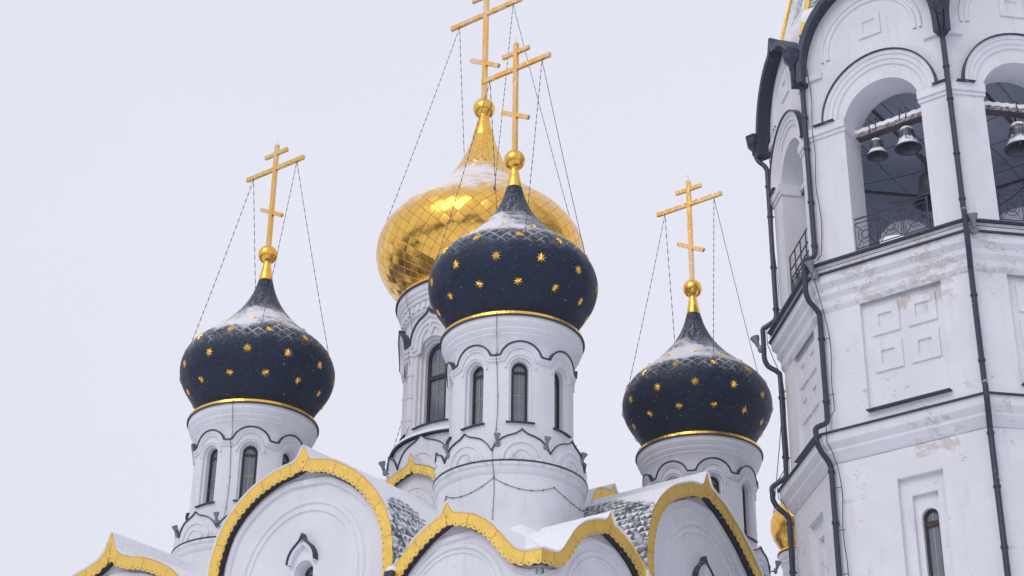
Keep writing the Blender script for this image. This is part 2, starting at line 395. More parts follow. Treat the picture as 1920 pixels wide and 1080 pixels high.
# ------------------------------------------------------------------ turrets
SP = dict(R=1.79, zb=18.0, top=24.35, win=(.33, .27, 23.58, 21.92), hood='round', kz=20.65,
          corn=[(1.79, 24.30), (1.805, 24.38), (1.85, 24.50), (1.90, 24.57), (1.92, 24.59), (1.92, 24.63), (1.95, 24.66), (1.985, 24.72), (2.0, 24.74), (2.0, 24.79), (2.03, 24.82), (2.06, 24.90), (2.08, 24.93), (2.08, 25.12)],
          rim=[(2.10, 25.08), (2.14, 25.09), (2.14, 25.13), (2.09, 25.14)], band=[(2.12, 25.13), (2.115, 25.22), (2.02, 25.27), (1.7, 25.30)],
          zs=[25.27, 26.0, 26.6, 27.2, 27.8, 28.3, 28.8, 29.4, 30.0, 30.6], rs=[1.66, 2.11, 2.46, 2.53, 2.26, 1.72, 1.19, .71, .40, .22])
CP = dict(R=2.5, zb=20.0, top=29.0,
          corn=[(2.5, 28.95), (2.54, 29.02), (2.58, 29.05), (2.58, 29.12), (2.60, 29.14), (2.60, 29.4), (2.66, 29.43), (2.68, 29.48), (2.68, 29.54), (2.74, 29.6), (2.74, 29.68), (2.79, 29.73), (2.81, 29.78), (2.81, 29.98)],
          rim=[(2.83, 29.94), (2.88, 29.95), (2.88, 30.0), (2.82, 30.02)], band=[(2.85, 30.0), (2.84, 30.1), (2.7, 30.2), (2.4, 30.24)],
          zs=[30.15, 31.0, 31.8, 32.6, 33.4, 34.2, 35.0, 35.7, 36.4, 37.1], rs=[2.40, 3.22, 3.60, 3.56, 3.06, 2.15, 1.36, .92, .6, .36])
def profile(zs, rs, n=90):
    out = []
    m = [0] * len(zs)
    for i in range(len(zs)):
        a, b = max(0, i - 1), min(len(zs) - 1, i + 1); m[i] = (rs[b] - rs[a]) / (zs[b] - zs[a])
    for q in range(n + 1):
        z = zs[0] + (zs[-1] - zs[0]) * q / n; k = 0
        while k < len(zs) - 2 and z > zs[k + 1]: k += 1
        h = zs[k + 1] - zs[k]; t = (z - zs[k]) / h
        r = (2 * t ** 3 - 3 * t * t + 1) * rs[k] + (t ** 3 - 2 * t * t + t) * h * m[k] + (-2 * t ** 3 + 3 * t * t) * rs[k + 1] + (t ** 3 - t * t) * h * m[k + 1]
        out.append((r, z))
    return out
def hood_round(sp):
    h = []
    half = sp / 2
    for k in range(17):
        x = -.56 + 1.12 * k / 16; h.append((x, 23.80 + sqrt(max(0, .58 ** 2 - x * x)) * .96))
    return [(-half, 23.93), (-.64, 23.93)] + [q for q in h if q[1] > 23.93] + [(.64, 23.93), (half, 23.93)]
def window(mp, w, zs, sill, d, parent, transom=None, cross=.55, org=(0, 0, 0)):
    """frame with glazing; a window of its own"""
    fr = MB(); a = outline(w, zs, sill, 0, 12); b = outline(w * .70, zs, sill + w * .25, 0, 12)
    loft(fr, [(a, d - .06), (a, d), (b, d), (b, d - .06)], mp)
    if transom:
        zt = transom
        for x0, x1, z0, z1 in ((-w * .7, w * .7, zt - .07, zt + .07),):
            fr.grid([[mp(x0, z0, d + .02), mp(x1, z0, d + .02)], [mp(x0, z1, d + .02), mp(x1, z1, d + .02)]])
            fr.grid([[mp(x0, z0, d - .05), mp(x1, z0, d - .05)], [mp(x0, z0, d + .02), mp(x1, z0, d + .02)]])
    else:
        zt = zs - w * .15
        fr.grid([[mp(-w * .7, zt - .03, d - .01), mp(w * .7, zt - .03, d - .01)], [mp(-w * .7, zt + .04, d - .01), mp(w * .7, zt + .04, d - .01)]])
    f = fr.build('window_frame', FRAME, parent, org)
    g = MB(); c = outline(w * .72, zs, sill + .03, 0, 12); g.add([mp(x, z, d - .05) for x, z in c], [tuple(range(len(c)))])
    g.build('window_pane', GLASS, parent, org)
    l = MB(); x = .012
    l.grid([[mp(-x, sill + .1, d - .04), mp(x, sill + .1, d - .04)], [mp(-x, zs + w * .5, d - .04), mp(x, zs + w * .5, d - .04)]])
    zc = sill + (zs - sill) * cross
    for q in ((zc,) if not transom else (zc, zs - .25)):
        l.grid([[mp(-w * .7, q - x, d - .038), mp(w * .7, q - x, d - .038)], [mp(-w * .7, q + x, d - .038), mp(w * .7, q + x, d - .038)]])
    l.build('glazing_bar', LEAD, parent, org)
def kokoshnik(mb, dk, mp, hw, zb, zv, zt, relief, back=.3, tip=.16):
    h = zt - zv
    pts = [(-hw, zv), (-hw * .86, zv + h * .30), (-hw * .66, zv + h * .56), (-hw * .42, zv + h * .70), (-hw * .2, zv + h * .79), (-hw * .08, zv + h * .90), (0, zt)]
    L = crom(pts, .07); path = L + [(-a, z) for a, z in reversed(L[:-1])]
    curtain(mb, path, zb, mp, 0)
    mb.grid([[mp(a, z, 0) for a, z in path], [mp(a * .96, z + .02, -back) for a, z in path]])
    for s, hh in ((.66, .60), (.36, .36)):
        if relief < 2 and s < .5: continue
        H = (zt - zb) * hh; pa = [(hw * s * cos(pi - pi * k / 14), zb + .02 + H * sin(pi * k / 14)) for k in range(15)]
        sweep(mb, pa, [(-.05, 0), (-.045, .04), (.045, .04), (.06, 0)], mp, False)
    sweep(dk, path, [(-.010, -.02), (-.010, .045), (.020, .045), (.020, -.02)], mp)

def turret(P, parent, name_dome, dome_mat_, kind):
    """drum, dome and cross about the local vertical axis; returns the three parts"""
    R = P['R']; mp = cyl(R); sp = 2 * pi * R / 8; small = kind == 'small'
    d = MB(); dk = MB(); g = MB(); hd_ = MB(); sills = []
    if small: w0, w1, zs, sill = P['win']
    else: w0, w1, zs, sill = .66, .50, 27.42, 24.95
    for k in range(8):
        m_ = (lambda k: (lambda a, z, dd: mp(a + k * sp, z, dd)))(k)
        o0 = outline(w0, zs, sill); o1 = outline(w1, zs, sill + .03)
        holed_wall(d, m_, -sp / 2, sp / 2, P['kz'] if small else 23.6, P['top'], o0)
        if small: loft(d, [(o0, 0), (o0, -.10), (o1, -.11), (o1, -.30)], m_)
        else:
            om = outline(w0 - .08, zs, sill + .01); loft(d, [(o0, 0), (o0, -.10), (om, -.11), (om, -.22), (o1, -.23), (o1, -.42)], m_)
        # sill flashing
        sw = w0 + .07
        q_ = MB(); sills.append(q_); q_.grid([[m_(-sw + 2 * sw * i / 4, sill - .03, dd) for i in range(5)] for dd in (-.02, .09)]); q_.grid([[m_(-sw + 2 * sw * i / 4, sill - .03, .09) for i in range(5)], [m_(-sw + 2 * sw * i / 4, sill + .0, .09) for i in range(5)], [m_(-sw + 2 * sw * i / 4, sill + .03, -.02) for i in range(5)]])
        # hood mould that runs wave-like from window to window
        if small:
            hp = hood_round(sp)
            sweep(d, hp, [(-.17, 0), (-.16, .05), (-.10, .06), (-.09, .09), (-.01, .10), (-.01, 0)], m_, False)
            sweep(hd_, hp, [(-.012, .02), (-.012, .13), (.035, .13), (.035, -.01)], m_)
            aw = w0 + .10
            sweep(d, [(aw * cos(pi - pi * i / 14), zs + aw * sin(pi * i / 14)) for i in range(15)], [(-.035, 0), (-.03, .035), (.03, .035), (.035, 0)], m_, False)
        else:
            L = crom([(-sp / 2, 27.95), (-.80, 27.95), (-.78, 28.1), (-.66, 28.40), (-.42, 28.66), (-.2, 28.76), (-.07, 28.84), (0, 28.98)], .08); hp = L + [(-a, z) for a, z in reversed(L[:-1])]
            hp = [q for i, q in enumerate(hp) if i == 0 or hypot(q[0] - hp[i - 1][0], q[1] - hp[i - 1][1]) > .01]
            sweep(d, hp, [(-.40, 0), (-.39, .06), (-.27, .07), (-.26, .12), (-.13, .13), (-.12, .18), (-.01, .19), (-.01, 0)], m_, False)
            sweep(hd_, hp, [(-.012, .04), (-.012, .24), (.04, .24), (.04, -.01)], m_)
            for sgn in (-1, 1):                      # engaged ringed half columns between the windows
                ac = sgn * (sp / 2 - .10)
                if sgn > 0:
                    col = [m_(sp / 2, 0, 0)]
                    for z0, z1, rr in ((24.5, 27.6, .13), (25.3, 25.36, .155), (26.1, 26.16, .155), (26.9, 26.96, .155), (27.6, 27.74, .18), (27.74, 27.9, .21)):
                        d.grid([[m_(sp / 2 + rr * cos(pi * i / 8), z, rr * sin(pi * i / 8)) for i in range(9)] for z in (z0, z1)])
                        d.add([m_(sp / 2 + rr * cos(pi * i / 8), z0, rr * sin(pi * i / 8)) for i in range(9)], [tuple(range(9))])
            for i in range(7):                       # dentils under the cornice
                x = -sp / 2 + sp * (i + .5) / 7
                d.grid([[m_(x - .07, 29.16, dd), m_(x + .07, 29.16, dd)] for dd in (.05, .16)]); d.grid([[m_(x - .07, z, .16), m_(x + .07, z, .16)] for z in (29.16, 29.38)])
                for e in (-.07, .07): d.grid([[m_(x + e, z, .05), m_(x + e, z, .16)] for z in (29.16, 29.38)])
    d.lathe(P['corn'], 96); rm = MB(); rm.lathe(P['rim'], 96)
    if small:
        kz = 20.65; mk = cyl(2.12); sk = 2 * pi * 2.12 / 8
        for k in range(8):
            m_ = (lambda k: (lambda a, z, dd: mk(a + k * sk, z, dd)))(k)
            kokoshnik(g, dk, m_, sk / 2, kz, 20.93, 21.56, 2)
        g.lathe([(2.12, 20.66), (2.17, 20.64)], 96)
        dk.lathe([(2.10, 20.615), (2.20, 20.60), (2.20, 20.645), (2.12, 20.67)], 96)
        g.lathe([(2.185, 20.60), (2.185, 20.52), (2.14, 20.46), (2.14, 20.38), (2.10, 20.30), (2.07, 20.26), (2.07, 16.5)], 96)
        sn = MB(); sn.lathe([(1.96, 20.90), (1.93, 21.03), (1.78, 21.12)], 64)
    else:
        g.lathe([(2.5, 23.6), (2.62, 24.38), (2.74, 24.40)], 96)
        dk.lathe([(2.6, 24.50), (2.86, 24.42), (2.86, 24.47), (2.5, 24.62)], 96)
        mk = cyl(2.86); sk = 2 * pi * 2.86 / 8
        g.lathe([(2.72, 24.40), (2.72, 23.2)], 96)
        for k in range(8):
            m_ = (lambda k: (lambda a, z, dd: mk(a + k * sk, z, dd)))(k)
            kokoshnik(g, dk, m_, sk / 2, 22.9, 23.55, 24.42, 2, back=.2)
        sn = MB(); sn.lathe([(2.86, 24.475), (2.80, 24.60), (2.49, 24.72)], 64)
    drum = d.build('drum', PL, parent, loc=(0, 0, 0))
    g.build('kokoshnik_ring', PLG if small else PL, drum); dk.build('kokoshnik_flashing', DARK, drum); sn.build('snow_cover', SNOW, drum)
    hd_.build('hood_flashing', DARK, drum); rm.build('cornice_flashing', DARK, drum)
    for q_ in sills: q_.build('window_sill', DARK, drum)
    for k in range(8):
        m_ = (lambda k: (lambda a, z, dd: mp(a + k * sp, z, dd)))(k)
        if small: window(m_, w1, zs, sill + .03, -.24, drum)
        else: window(m_, w1, zs, sill + .03, -.34, drum, transom=26.72)
    # dome
    dm = MB(); NT = 40 if small else 48; dm.lathe(profile(P['zs'], P['rs'], 110), 120, uvN=NT)
    dome = dm.build(name_dome, dome_mat_, parent, loc=(0, 0, 0), angle=60)
    b = MB(); b.lathe(P['band'], 96); b.build('gilded_band', GOLDB, dome)
    pr = profile(P['zs'], P['rs'], 400)
    def rz(z): return min(pr, key=lambda q: abs(q[1] - z))
    if small:
        for zc, ph0, r_ in ((26.12, 10.8, .140), (26.80, 25.6, .158), (27.57, 10.8, .150), (28.25, 25.6, .11)):
            for k in range(12):
                ph = rad(ph0 + 30 * k); r, z = rz(zc); r1, z1 = rz(zc + .05)
                e1 = fdir(ph + pi / 2); tz = (fdir(ph) * (r1 - r) + Z * (z1 - z)).normalized(); nn = e1.cross(tz).normalized()
                if nn.dot(fdir(ph)) < 0: nn = -nn
                c = fdir(ph) * r + Z * z; s = MB(); ring = []
                tw = random.uniform(-.15, .15)
                for i in range(16):
                    rr = r_ if i % 2 == 0 else r_ * .44; a = pi * i / 8 + tw
                    # points follow the curve of the dome
                    q = c + e1 * rr * cos(a) + tz * rr * sin(a)
                    ax_ = Ve((q.x, q.y, 0)); rq, zq = rz(q.z); q = ax_.normalized() * (rq + .012) + Z * q.z
                    ring.append(q)
                s.add([c + nn * .05] + ring, [(0, 1 + i, 1 + (i + 1) % 16) for i in range(16)])
                s.build('star', GOLDB, dome, angle=5)
    # cross with its orb and cone
    x = MB()
    if small: zt, zbar, hb, zs_, hs, zl, hl, dz, t_ = 35.97, 35.0, 1.36, 35.62, .53, 33.23, .53, .29, .075
    else: zt, zbar, hb, zs_, hs, zl, hl, dz, t_ = 43.9, 42.55, 1.66, 43.4, .66, 40.32, .65, .38, .088
    ob = 31.55 if small else 38.3; orr = .335 if small else .40
    x.box(Z * (zt + ob) / 2, (t_, (zt - ob) / 2, t_ * .8), (U, Z, V))
    x.box(Z * zbar, (hb, t_, t_ * .7), (U, Z, V)); x.box(Z * zs_, (hs, t_ * .9, t_ * .7), (U, Z, V))
    da = (U * hl + Z * dz); dl = da.length; da.normalize(); dn = V.cross(da).normalized()
    x.box(Z * zl, (dl, t_ * .9, t_ * .7), (da, dn, V))
    x.tube([Z * zt, Z * (zt + .3)], .012, 5)
    cr = x.build('cross', GOLDX, parent, loc=(0, 0, 0), angle=20)
    o = MB(); o.sphere(Z * ob, orr, 32, 18); o.build('orb', GOLDB, cr)
    c = MB()
    if small: c.lathe([(.24, 30.52), (.25, 30.56), (.19, 30.85), (.13, 31.22), (.15, 31.25), (.15, 31.28)], 28)
    else: c.lathe([(.39, 37.02), (.40, 37.07), (.30, 37.45), (.2, 37.93), (.22, 37.95), (.22, 38.0)], 28)
    c.build('cone', GOLDB, cr)
    za = zbar - t_; ha = hb * .76
    zd, rd = (27.62, 2.36) if small else (32.95, 3.42)
    for su in (1, -1):
        for sv in (1, -1):
            A = U * ha * su + Z * za; B = (U * su + V * sv).normalized() * rd + Z * zd
            ch = MB(); Ln = (B - A).length; nl = int(Ln / .14); dr = (B - A).normalized(); s1 = dr.cross(Z).normalized(); s2 = dr.cross(s1)
            for i in range(nl):
                t0 = (i + .5) / nl; sag = Z * (-.10 * 4 * t0 * (1 - t0)); q = A + (B - A) * t0 + sag
                a1, a2 = (s1, s2) if i % 2 else (s2, s1)
                e = Ln / nl * .78; w_ = .015
                vs = [q - dr * e, q - dr * e * .5 + a1 * w_, q - dr * e * .5 - a1 * w_, q - dr * e * .5 + a2 * .006, q - dr * e * .5 - a2 * .006,
                      q + dr * e * .5 + a1 * w_, q + dr * e * .5 - a1 * w_, q + dr * e * .5 + a2 * .006, q + dr * e * .5 - a2 * .006, q + dr * e]
                ch.add(vs, [(0, 1, 3), (0, 3, 2), (0, 2, 4), (0, 4, 1), (1, 5, 7, 3), (3, 7, 6, 2), (2, 6, 8, 4), (4, 8, 5, 1), (9, 7, 5), (9, 6, 7), (9, 8, 6), (9, 5, 8)])
            ch.tube([B + dr * -.02, B + dr * .1], .03, 6)
            ch.build('chain', CHAINM, cr)
    return drum, dome, cr

parts = turret(SP, cath, 'onion_dome', BLUE, 'small')
DL = Ve((0, 0, 0))
for i, (ax, rot) in enumerate(((AX_F, 0), (AX_L, 11), (AX_R, 4.3), (AX_B, 0))):
    for o in parts:
        if i == 0: o.location = ax - AX_C
        else:
            c = copy_tree(o, cath, ax - AX_C)
            if c.name.startswith('onion_dome'): c.rotation_euler.z = rad(rot)
dr, dm, cr = turret(CP, cath, 'onion_dome', GOLDT, 'centre')
dm['label'] = 'large gilded onion dome of polished lozenge tiles with snow on its shoulder'

# ------------------------------------------------------------------ facades with keel gables
FD = Ve((0, 0, 0))
MPL = face(K0, U, -V)            # left facade, a = distance from the near corner
MPR = face(K0, V, -U)
def split_tip(path, tip):
    i = min(range(len(path)), key=lambda k: abs(path[k][0] - tip[0]) + abs(path[k][1] - tip[1]) * .01)
    return crom(path[:i + 1], .045), crom(path[i:], .045)
def off_path(path, h, tipa, keep=1):
    out = []
    for i, p in enumerate(path):
        a = path[max(0, i - 1)]; b = path[min(len(path) - 1, i + 1)]
        dx, dz = b[0] - a[0], b[1] - a[1]; l = hypot(dx, dz) or 1
        nx, nz = dz / l, -dx / l
        hh = h(i) if callable(h) else h
        q = [p[0] + nx * hh, p[1] + nz * hh]
        if p[0] <= tipa and q[0] > tipa: q[0] = tipa
        if p[0] >= tipa and q[0] < tipa: q[0] = tipa
        out.append(tuple(q))
    return out
def monotone(path, d=1):
    out = [path[0]]
    for p in path[1:]:
        if p[0] > out[-1][0] + .004: out.append(p)
    return out
def gable(mp, path, tips, length, parent, dwall=-.30, h=.325, zlow=0, roofm=None, rib=True, snow=.07, uvs=5.0, soff=True, roof=True, corner_cut=False):
    """path in increasing a; tips = the a of keel points. Builds trim, soffit, roof"""
    idx = [0]
    for t in tips: idx.append(min(range(len(path)), key=lambda k: abs(path[k][0] - t)))
    idx.append(len(path) - 1); full = []
    for a, b in zip(idx, idx[1:]):
        seg = crom(path[a:b + 1], .045) if b > a else []
        full += seg if not full else seg[1:]
    def tipa(x): return min(tips, key=lambda t: abs(t - x)) if tips else None
    arc = [0]
    for p, q in zip(full, full[1:]): arc.append(arc[-1] + hypot(q[0] - p[0], q[1] - p[1]))
    def offs(h_):
        out = []
        for i, p in enumerate(full):
            a = full[max(0, i - 2)]; b = full[min(len(full) - 1, i + 2)]; ta = tipa(p[0])
            if ta is not None and abs(p[0] - ta) > 1e-6:
                if (a[0] - ta) * (p[0] - ta) < 0: a = p
                if (b[0] - ta) * (p[0] - ta) < 0: b = p
            if i == 0 or b == a: a, b = full[max(0, i - 1)], full[min(len(full) - 1, i + 1)]
            dx, dz = b[0] - a[0], b[1] - a[1]; l = hypot(dx, dz) or 1; hh = h_(i) if callable(h_) else h_
            q = [p[0] + dz / l * hh, p[1] - dx / l * hh]
            if ta is not None:
                if abs(p[0] - ta) < 1e-6: q = [ta, p[1] - abs(hh) * 1.55 * (1 if hh > 0 else -.6)]
                elif (q[0] - ta) * (p[0] - ta) < 0: q[0] = ta; q[1] = min(q[1], p[1] - hh * .9) if hh > 0 else q[1]
            out.append(tuple(q))
        return out
    sc = lambda i: h + .062 * abs(sin(pi * arc[i] / .235)) - .035
    low = offs(sc)
    t = MB()
    t.grid([[mp(a, z, .0) for a, z in full], [mp(a, z, .0) for a, z in low]]); t.grid([[mp(a, z, -.04) for a, z in full], [mp(a, z, -.04) for a, z in low]])
    t.grid([[mp(a, z, 0) for a, z in low], [mp(a, z, -.04) for a, z in low]])
    lip = offs(-.02); t.grid([[mp(a, z, 0) for a, z in full], [mp(a, z, .02) for a, z in lip], [mp(a, z, -.06) for a, z in lip]])
    # dark fixing holes in every scallop, fine seams between the sheets
    k = .235 / 2; hpth = offs(h - .045)
    while k < arc[-1]:
        i = min(range(len(arc)), key=lambda j: abs(arc[j] - k)); a, z = hpth[i]
        t.add([mp(a + .018 * cos(q * pi / 3), z + .018 * sin(q * pi / 3), .004) for q in range(6)], [tuple(range(6))], 1); k += .235
    k = .5
    while k < arc[-1]:
        i = min(range(len(arc)), key=lambda j: abs(arc[j] - k)); j = min(i + 1, len(full) - 1)
        p, q = Ve((*full[i], 0)), Ve((*low[i], 0)); e = Ve((full[j][0] - full[i - 1][0], full[j][1] - full[i - 1][1], 0)).normalized() * .0035
        t.add([mp(v.x, v.y, .005) for v in (p - e, p + e, q + e, q - e)], [(0, 1, 2, 3)], 1); k += 1.15
    t.build('gable_trim', [GOLD, HOLE], parent, AX_C, angle=25)
    o1 = offs(h - .06)
    if soff:
        s = MB(); s.grid([[mp(a, z, -.03) for a, z in o1], [mp(a, z, dwall + .002) for a, z in o1]]); s.build('soffit', SOFF, parent, AX_C)
    if roof:
        r = MB(); top = offs(-snow); n = 14
        deps = [-.05, .2, .4] + [.4 + (length - .4) * j / n for j in range(1, n + 1)]
        cl_ = lambda a, t_: max(a, min(t_, .35)) if corner_cut and t_ > 0 else a
        rows = [[mp(a, z, .0) for a, z in lip]] + [[mp(cl_(a, t_), z, -t_) for a, z in top] for t_ in deps]
        vrow = [-.1] + deps
        r.grid(rows, False, 0, lambda i, j: (vrow[j] * uvs, arc[i] * uvs))
        r.build('vault_roof', roofm or ROOF, parent, AX_C, angle=40)
    return full, o1, arc
def arch_relief(mb, mp, c, zc, r, d, w=.09, hgt=.05, a0=0, a1=pi, sz=1.0, ac=None):
    pa = [(c + r * cos(pi - (a0 + (a1 - a0) * k / 28)), zc + r * sz * sin(a0 + (a1 - a0) * k / 28)) for k in range(29)]
    sweep(mb, pa, [(-w, 0), (-w * .7, hgt), (w * .5, hgt), (w, 0)], lambda a, z, dd: mp(a, z, d + dd), False)
def hood_window(mp, c, parent, wall, dwall):
    """narrow arched window under a small ogee hood, set in the gable field"""
    o0 = outline(.36, 17.95, 16.3, c); o1 = outline(.30, 17.9, 16.3, c + .0)
    f2 = lambda a, z, d: mp(c + a, z, dwall + d)
    dk = MB(); L = crom([(-.50, 18.22), (-.46, 18.42), (-.34, 18.62), (-.17, 18.76), (-.06, 18.86), (0, 18.99)], .05); hp = L + [(-a, z) for a, z in reversed(L[:-1])]
    w = MB(); sweep(w, hp, [(-.13, -.01), (-.12, .14), (-.01, .14), (-.01, -.01)], f2)
    w.build('window_hood', PL, parent, AX_C)
    sweep(dk, hp, [(-.01, .0), (-.01, .19), (.03, .19), (.03, 0)], f2); dk.build('hood_flashing', DARK, parent, AX_C)
    window(lambda a, z, d: f2(a, z, d), .24, 17.98, 16.4, -.32, parent, org=AX_C)

def facade(mp, small, big, nm):
    ax = [p[0] for p in big]
    full, o1, arc = gable(mp, small[0], small[1], 5.2, cath, corner_cut=True)
    full2, o2, arc2 = gable(mp, big[0], big[1], 10.0, cath, h=.335)
    w = MB(); D = -.30
    sm = [q for q in monotone(o1) if q[0] > .3]; sm = [(.3, sm[0][1])] + sm; bg_ = monotone([q for q in o2])
    curtain(w, sm, 0, mp, D)
    # big bay: field with the window hole
    c = big[1][0] - .02
    out = outline(.36, 17.95, 15.9, c); L, R = out[0][0], out[-1][0]
    left = [q for q in bg_ if q[0] < L]; right = [q for q in bg_ if q[0] > R]; mid = [q for q in bg_ if L <= q[0] <= R]
    def zt(x):
        for p, q in zip(bg_, bg_[1:]):
            if p[0] <= x <= q[0]: return p[1] + (q[1] - p[1]) * (x - p[0]) / max(1e-6, q[0] - p[0])
        return bg_[0][1]
    curtain(w, left + [(L, zt(L))], 0, mp, D); curtain(w, [(R, zt(R))] + right, 0, mp, D)
    cols = out[1:-1]; w.grid([[mp(x, z, D) for x, z in cols], [mp(x, zt(x), D) for x, z in cols]])
    w.grid([[mp(x, 0, D) for x, z in cols], [mp(x, 15.9, D) for x, z in cols]])
    i1 = outline(.25, 17.98, 16.0, c); loft(w, [(out, D), (i1, D - .30), (i1, D - .36)], mp)
    arch_relief(w, mp, c + .1, 17.75, 2.28, D, a0=-.6, a1=pi + .6); arch_relief(w, mp, c + .1, 17.75, 2.06, D, a0=-.6, a1=pi + .6)
    # archivolt that follows the rounded field
    ar = [(a, z) for a, z in offp(o2, .22, big[1][0])]
    sweep(w, ar, [(-.10, 0), (-.08, .09), (.08, .09), (.12, 0)], lambda a, z, d: mp(a, z, D + d), False)
    cs = small[1][0] - .05
    ar = [(a, z) for a, z in offp(o1, .16, cs) if a > .30]
    sweep(w, ar, [(-.08, 0), (-.06, .07), (.06, .07), (.09, 0)], lambda a, z, d: mp(a, z, D + d), False)
    arch_relief(w, mp, cs, 16.0, 1.62, D, .08, .05); arch_relief(w, mp, cs, 16.0, 1.46, D, .05, .04)
    w.build('facade_wall', PL, cath, AX_C)
    hood_window(mp, c, cath, w, D)
def offp(o, h, tip):
    """inner arch line: offset again and round the keel point off"""
    out = []
    for i, p in enumerate(o):
        a, b = o[max(0, i - 3)], o[min(len(o) - 1, i + 3)]; dx, dz = b[0] - a[0], b[1] - a[1]; l = hypot(dx, dz) or 1
        if abs(p[0] - tip) < .55: continue
        out.append((p[0] + dz / l * h, p[1] - dx / l * h))
    res = []
    for p in out:
        if not res or hypot(p[0] - res[-1][0], p[1] - res[-1][1]) > .1: res.append(p)
    return crom(res, .12)

SML = [(0, 16.86), (.42, 16.87), (.8, 17.0), (1.07, 17.27), (1.5, 17.75), (1.9, 18.07), (2.3, 18.27), (2.7, 18.38), (2.88, 18.45), (3.05, 18.72), (3.22, 18.42), (3.5, 18.28), (3.87, 18.07), (4.39, 17.66), (4.7, 17.36), (4.86, 17.1)]
BGL = [(4.80, 16.6), (4.81, 17.2), (4.88, 18.15), (5.02, 18.7), (5.28, 19.28), (5.8, 19.93), (6.43, 20.46), (7.25, 20.92), (7.9, 21.08), (8.1, 21.2), (8.3, 21.58), (8.5, 21.24), (8.75, 21.14), (9.3, 21.06), (9.75, 20.92), (10.28, 20.68), (10.87, 20.24), (11.31, 19.70), (11.57, 19.02), (11.67, 18.4), (11.70, 16.6)]
SMR = [(0, 16.86), (.6, 16.92), (.85, 17.05), (1.05, 17.28), (1.43, 17.75), (1.84, 18.08), (2.35, 18.32), (2.75, 18.44), (2.9, 18.5), (3.07, 18.74), (3.24, 18.46), (3.5, 18.37), (3.95, 18.2), (4.45, 17.9), (4.78, 17.55), (4.9, 17.2)]
BGR = [(4.82, 16.6), (4.81, 17.6), (4.83, 18.26), (4.95, 18.88), (5.18, 19.44), (5.58, 19.98), (6.24, 20.5), (7.2, 20.93), (7.75, 21.04), (7.92, 21.14), (8.12, 21.55), (8.32, 21.17), (8.6, 21.04), (9.11, 20.84), (9.98, 20.29), (10.7, 19.65), (11.1, 19.2), (11.5, 18.3), (11.6, 16.6)]
ROOF_L = roof_mat('scoured_scale_roof', centre=[(K0 + U * 5.1 + V * .9 + Z * 18.9, 1.35), (K0 + U * 4.8 + V * .6 + Z * 18.0, 1.3), (K0 + V * 5.0 + U * 2.6 + Z * 19.5, 2.5), (K0 + V * 4.9 + U * .9 + Z * 18.8, 2.2)])
ROOF = ROOF_L
facade(MPL, (SML, [3.05]), (BGL, [8.3]), 'left')
facade(MPR, (SMR, [3.07]), (BGR, [8.12]), 'right')
# projecting far left wing
MPW = face(K0 + U * 0 - V * 1.2, U, -V)
WNG = [(14.61 - 3.6, 16.0), (14.61 - 3.45, 17.4), (14.61 - 3.0, 18.06), (14.61 - 2.3, 18.55), (14.61 - 1.5, 18.9), (14.61 - .9, 19.05), (14.61 - .45, 19.22), (14.61 - .2, 19.46), (14.61, 19.95), (14.61 + .2, 19.46), (14.61 + .45, 19.22), (14.61 + .9, 19.05), (14.61 + 1.5, 18.9), (14.61 + 2.3, 18.55), (14.61 + 3.0, 18.06), (14.61 + 3.45, 17.4), (14.61 + 3.6, 16.0)]
f_, o_, a_ = gable(MPW, WNG, [14.61], 6.0, cath)
w = MB(); curtain(w, monotone(o_), 0, MPW, -.3)
for a in (11.02, 18.2): w.grid([[MPW(a, z, d) for z in (0, 17.0)] for d in (-.3, -2)])
arc_ = [q for q in offp(o_, .2, 14.61)]; sweep(w, arc_, [(-.10, 0), (-.08, .09), (.08, .09), (.12, 0)], lambda a, z, d: MPW(a, z, -.3 + d), False)
w.build('wing_wall', PL, cath, AX_C)
# body of the building behind the gables
bd = MB()
def quad(m, *p): m.add(p, [tuple(range(len(p)))])
k = K0 + (U + V) * .5
for A, B in ((K0 + V * 18.5 - V * .5 + U * .5, None),):
    pass
c4 = [K0 + U * .33 + V * .33, K0 + U * .33 + V * 18.5, K0 + U * 18.5 + V * 18.5, K0 + U * 18.5 + V * .33]
for i in range(4):
    a, b = c4[i], c4[(i + 1) % 4]; bd.add([a, b, b + Z * 16.5, a + Z * 16.5], [(0, 1, 2, 3)])
bd.build('nave_wall', PL, cath, AX_C)
# snowy roof between the vaults
rf = MB(); G = 40
def hgt(s, v):
    def bell(x, path):
        for p, q in zip(path, path[1:]):
            if p[0] <= x <= q[0]: return p[1] + (q[1] - p[1]) * (x - p[0]) / max(1e-6, q[0] - p[0])
        return path[-1][1]
    m = min(s, v); base = 16.86 + min(1.9, .86 * max(0, m - .22))
    return base + .07 * sin(1.7 * s + .6) * sin(1.3 * v)
gx = [.33 + .3 * i for i in range(17)] + [5.62 + 12.9 * i / 23 for i in range(1, 24)]; G = len(gx) - 1
rows = [[K0 + U * gx[i] + V * gx[j] + Z * hgt(gx[i], gx[j]) for i in range(G + 1)] for j in range(G + 1)]
rf.grid(rows, False, 0, lambda i, j: (i * 2.3, j * 2.3)); rf.build('low_roof', SNOW, cath, AX_C, angle=60)
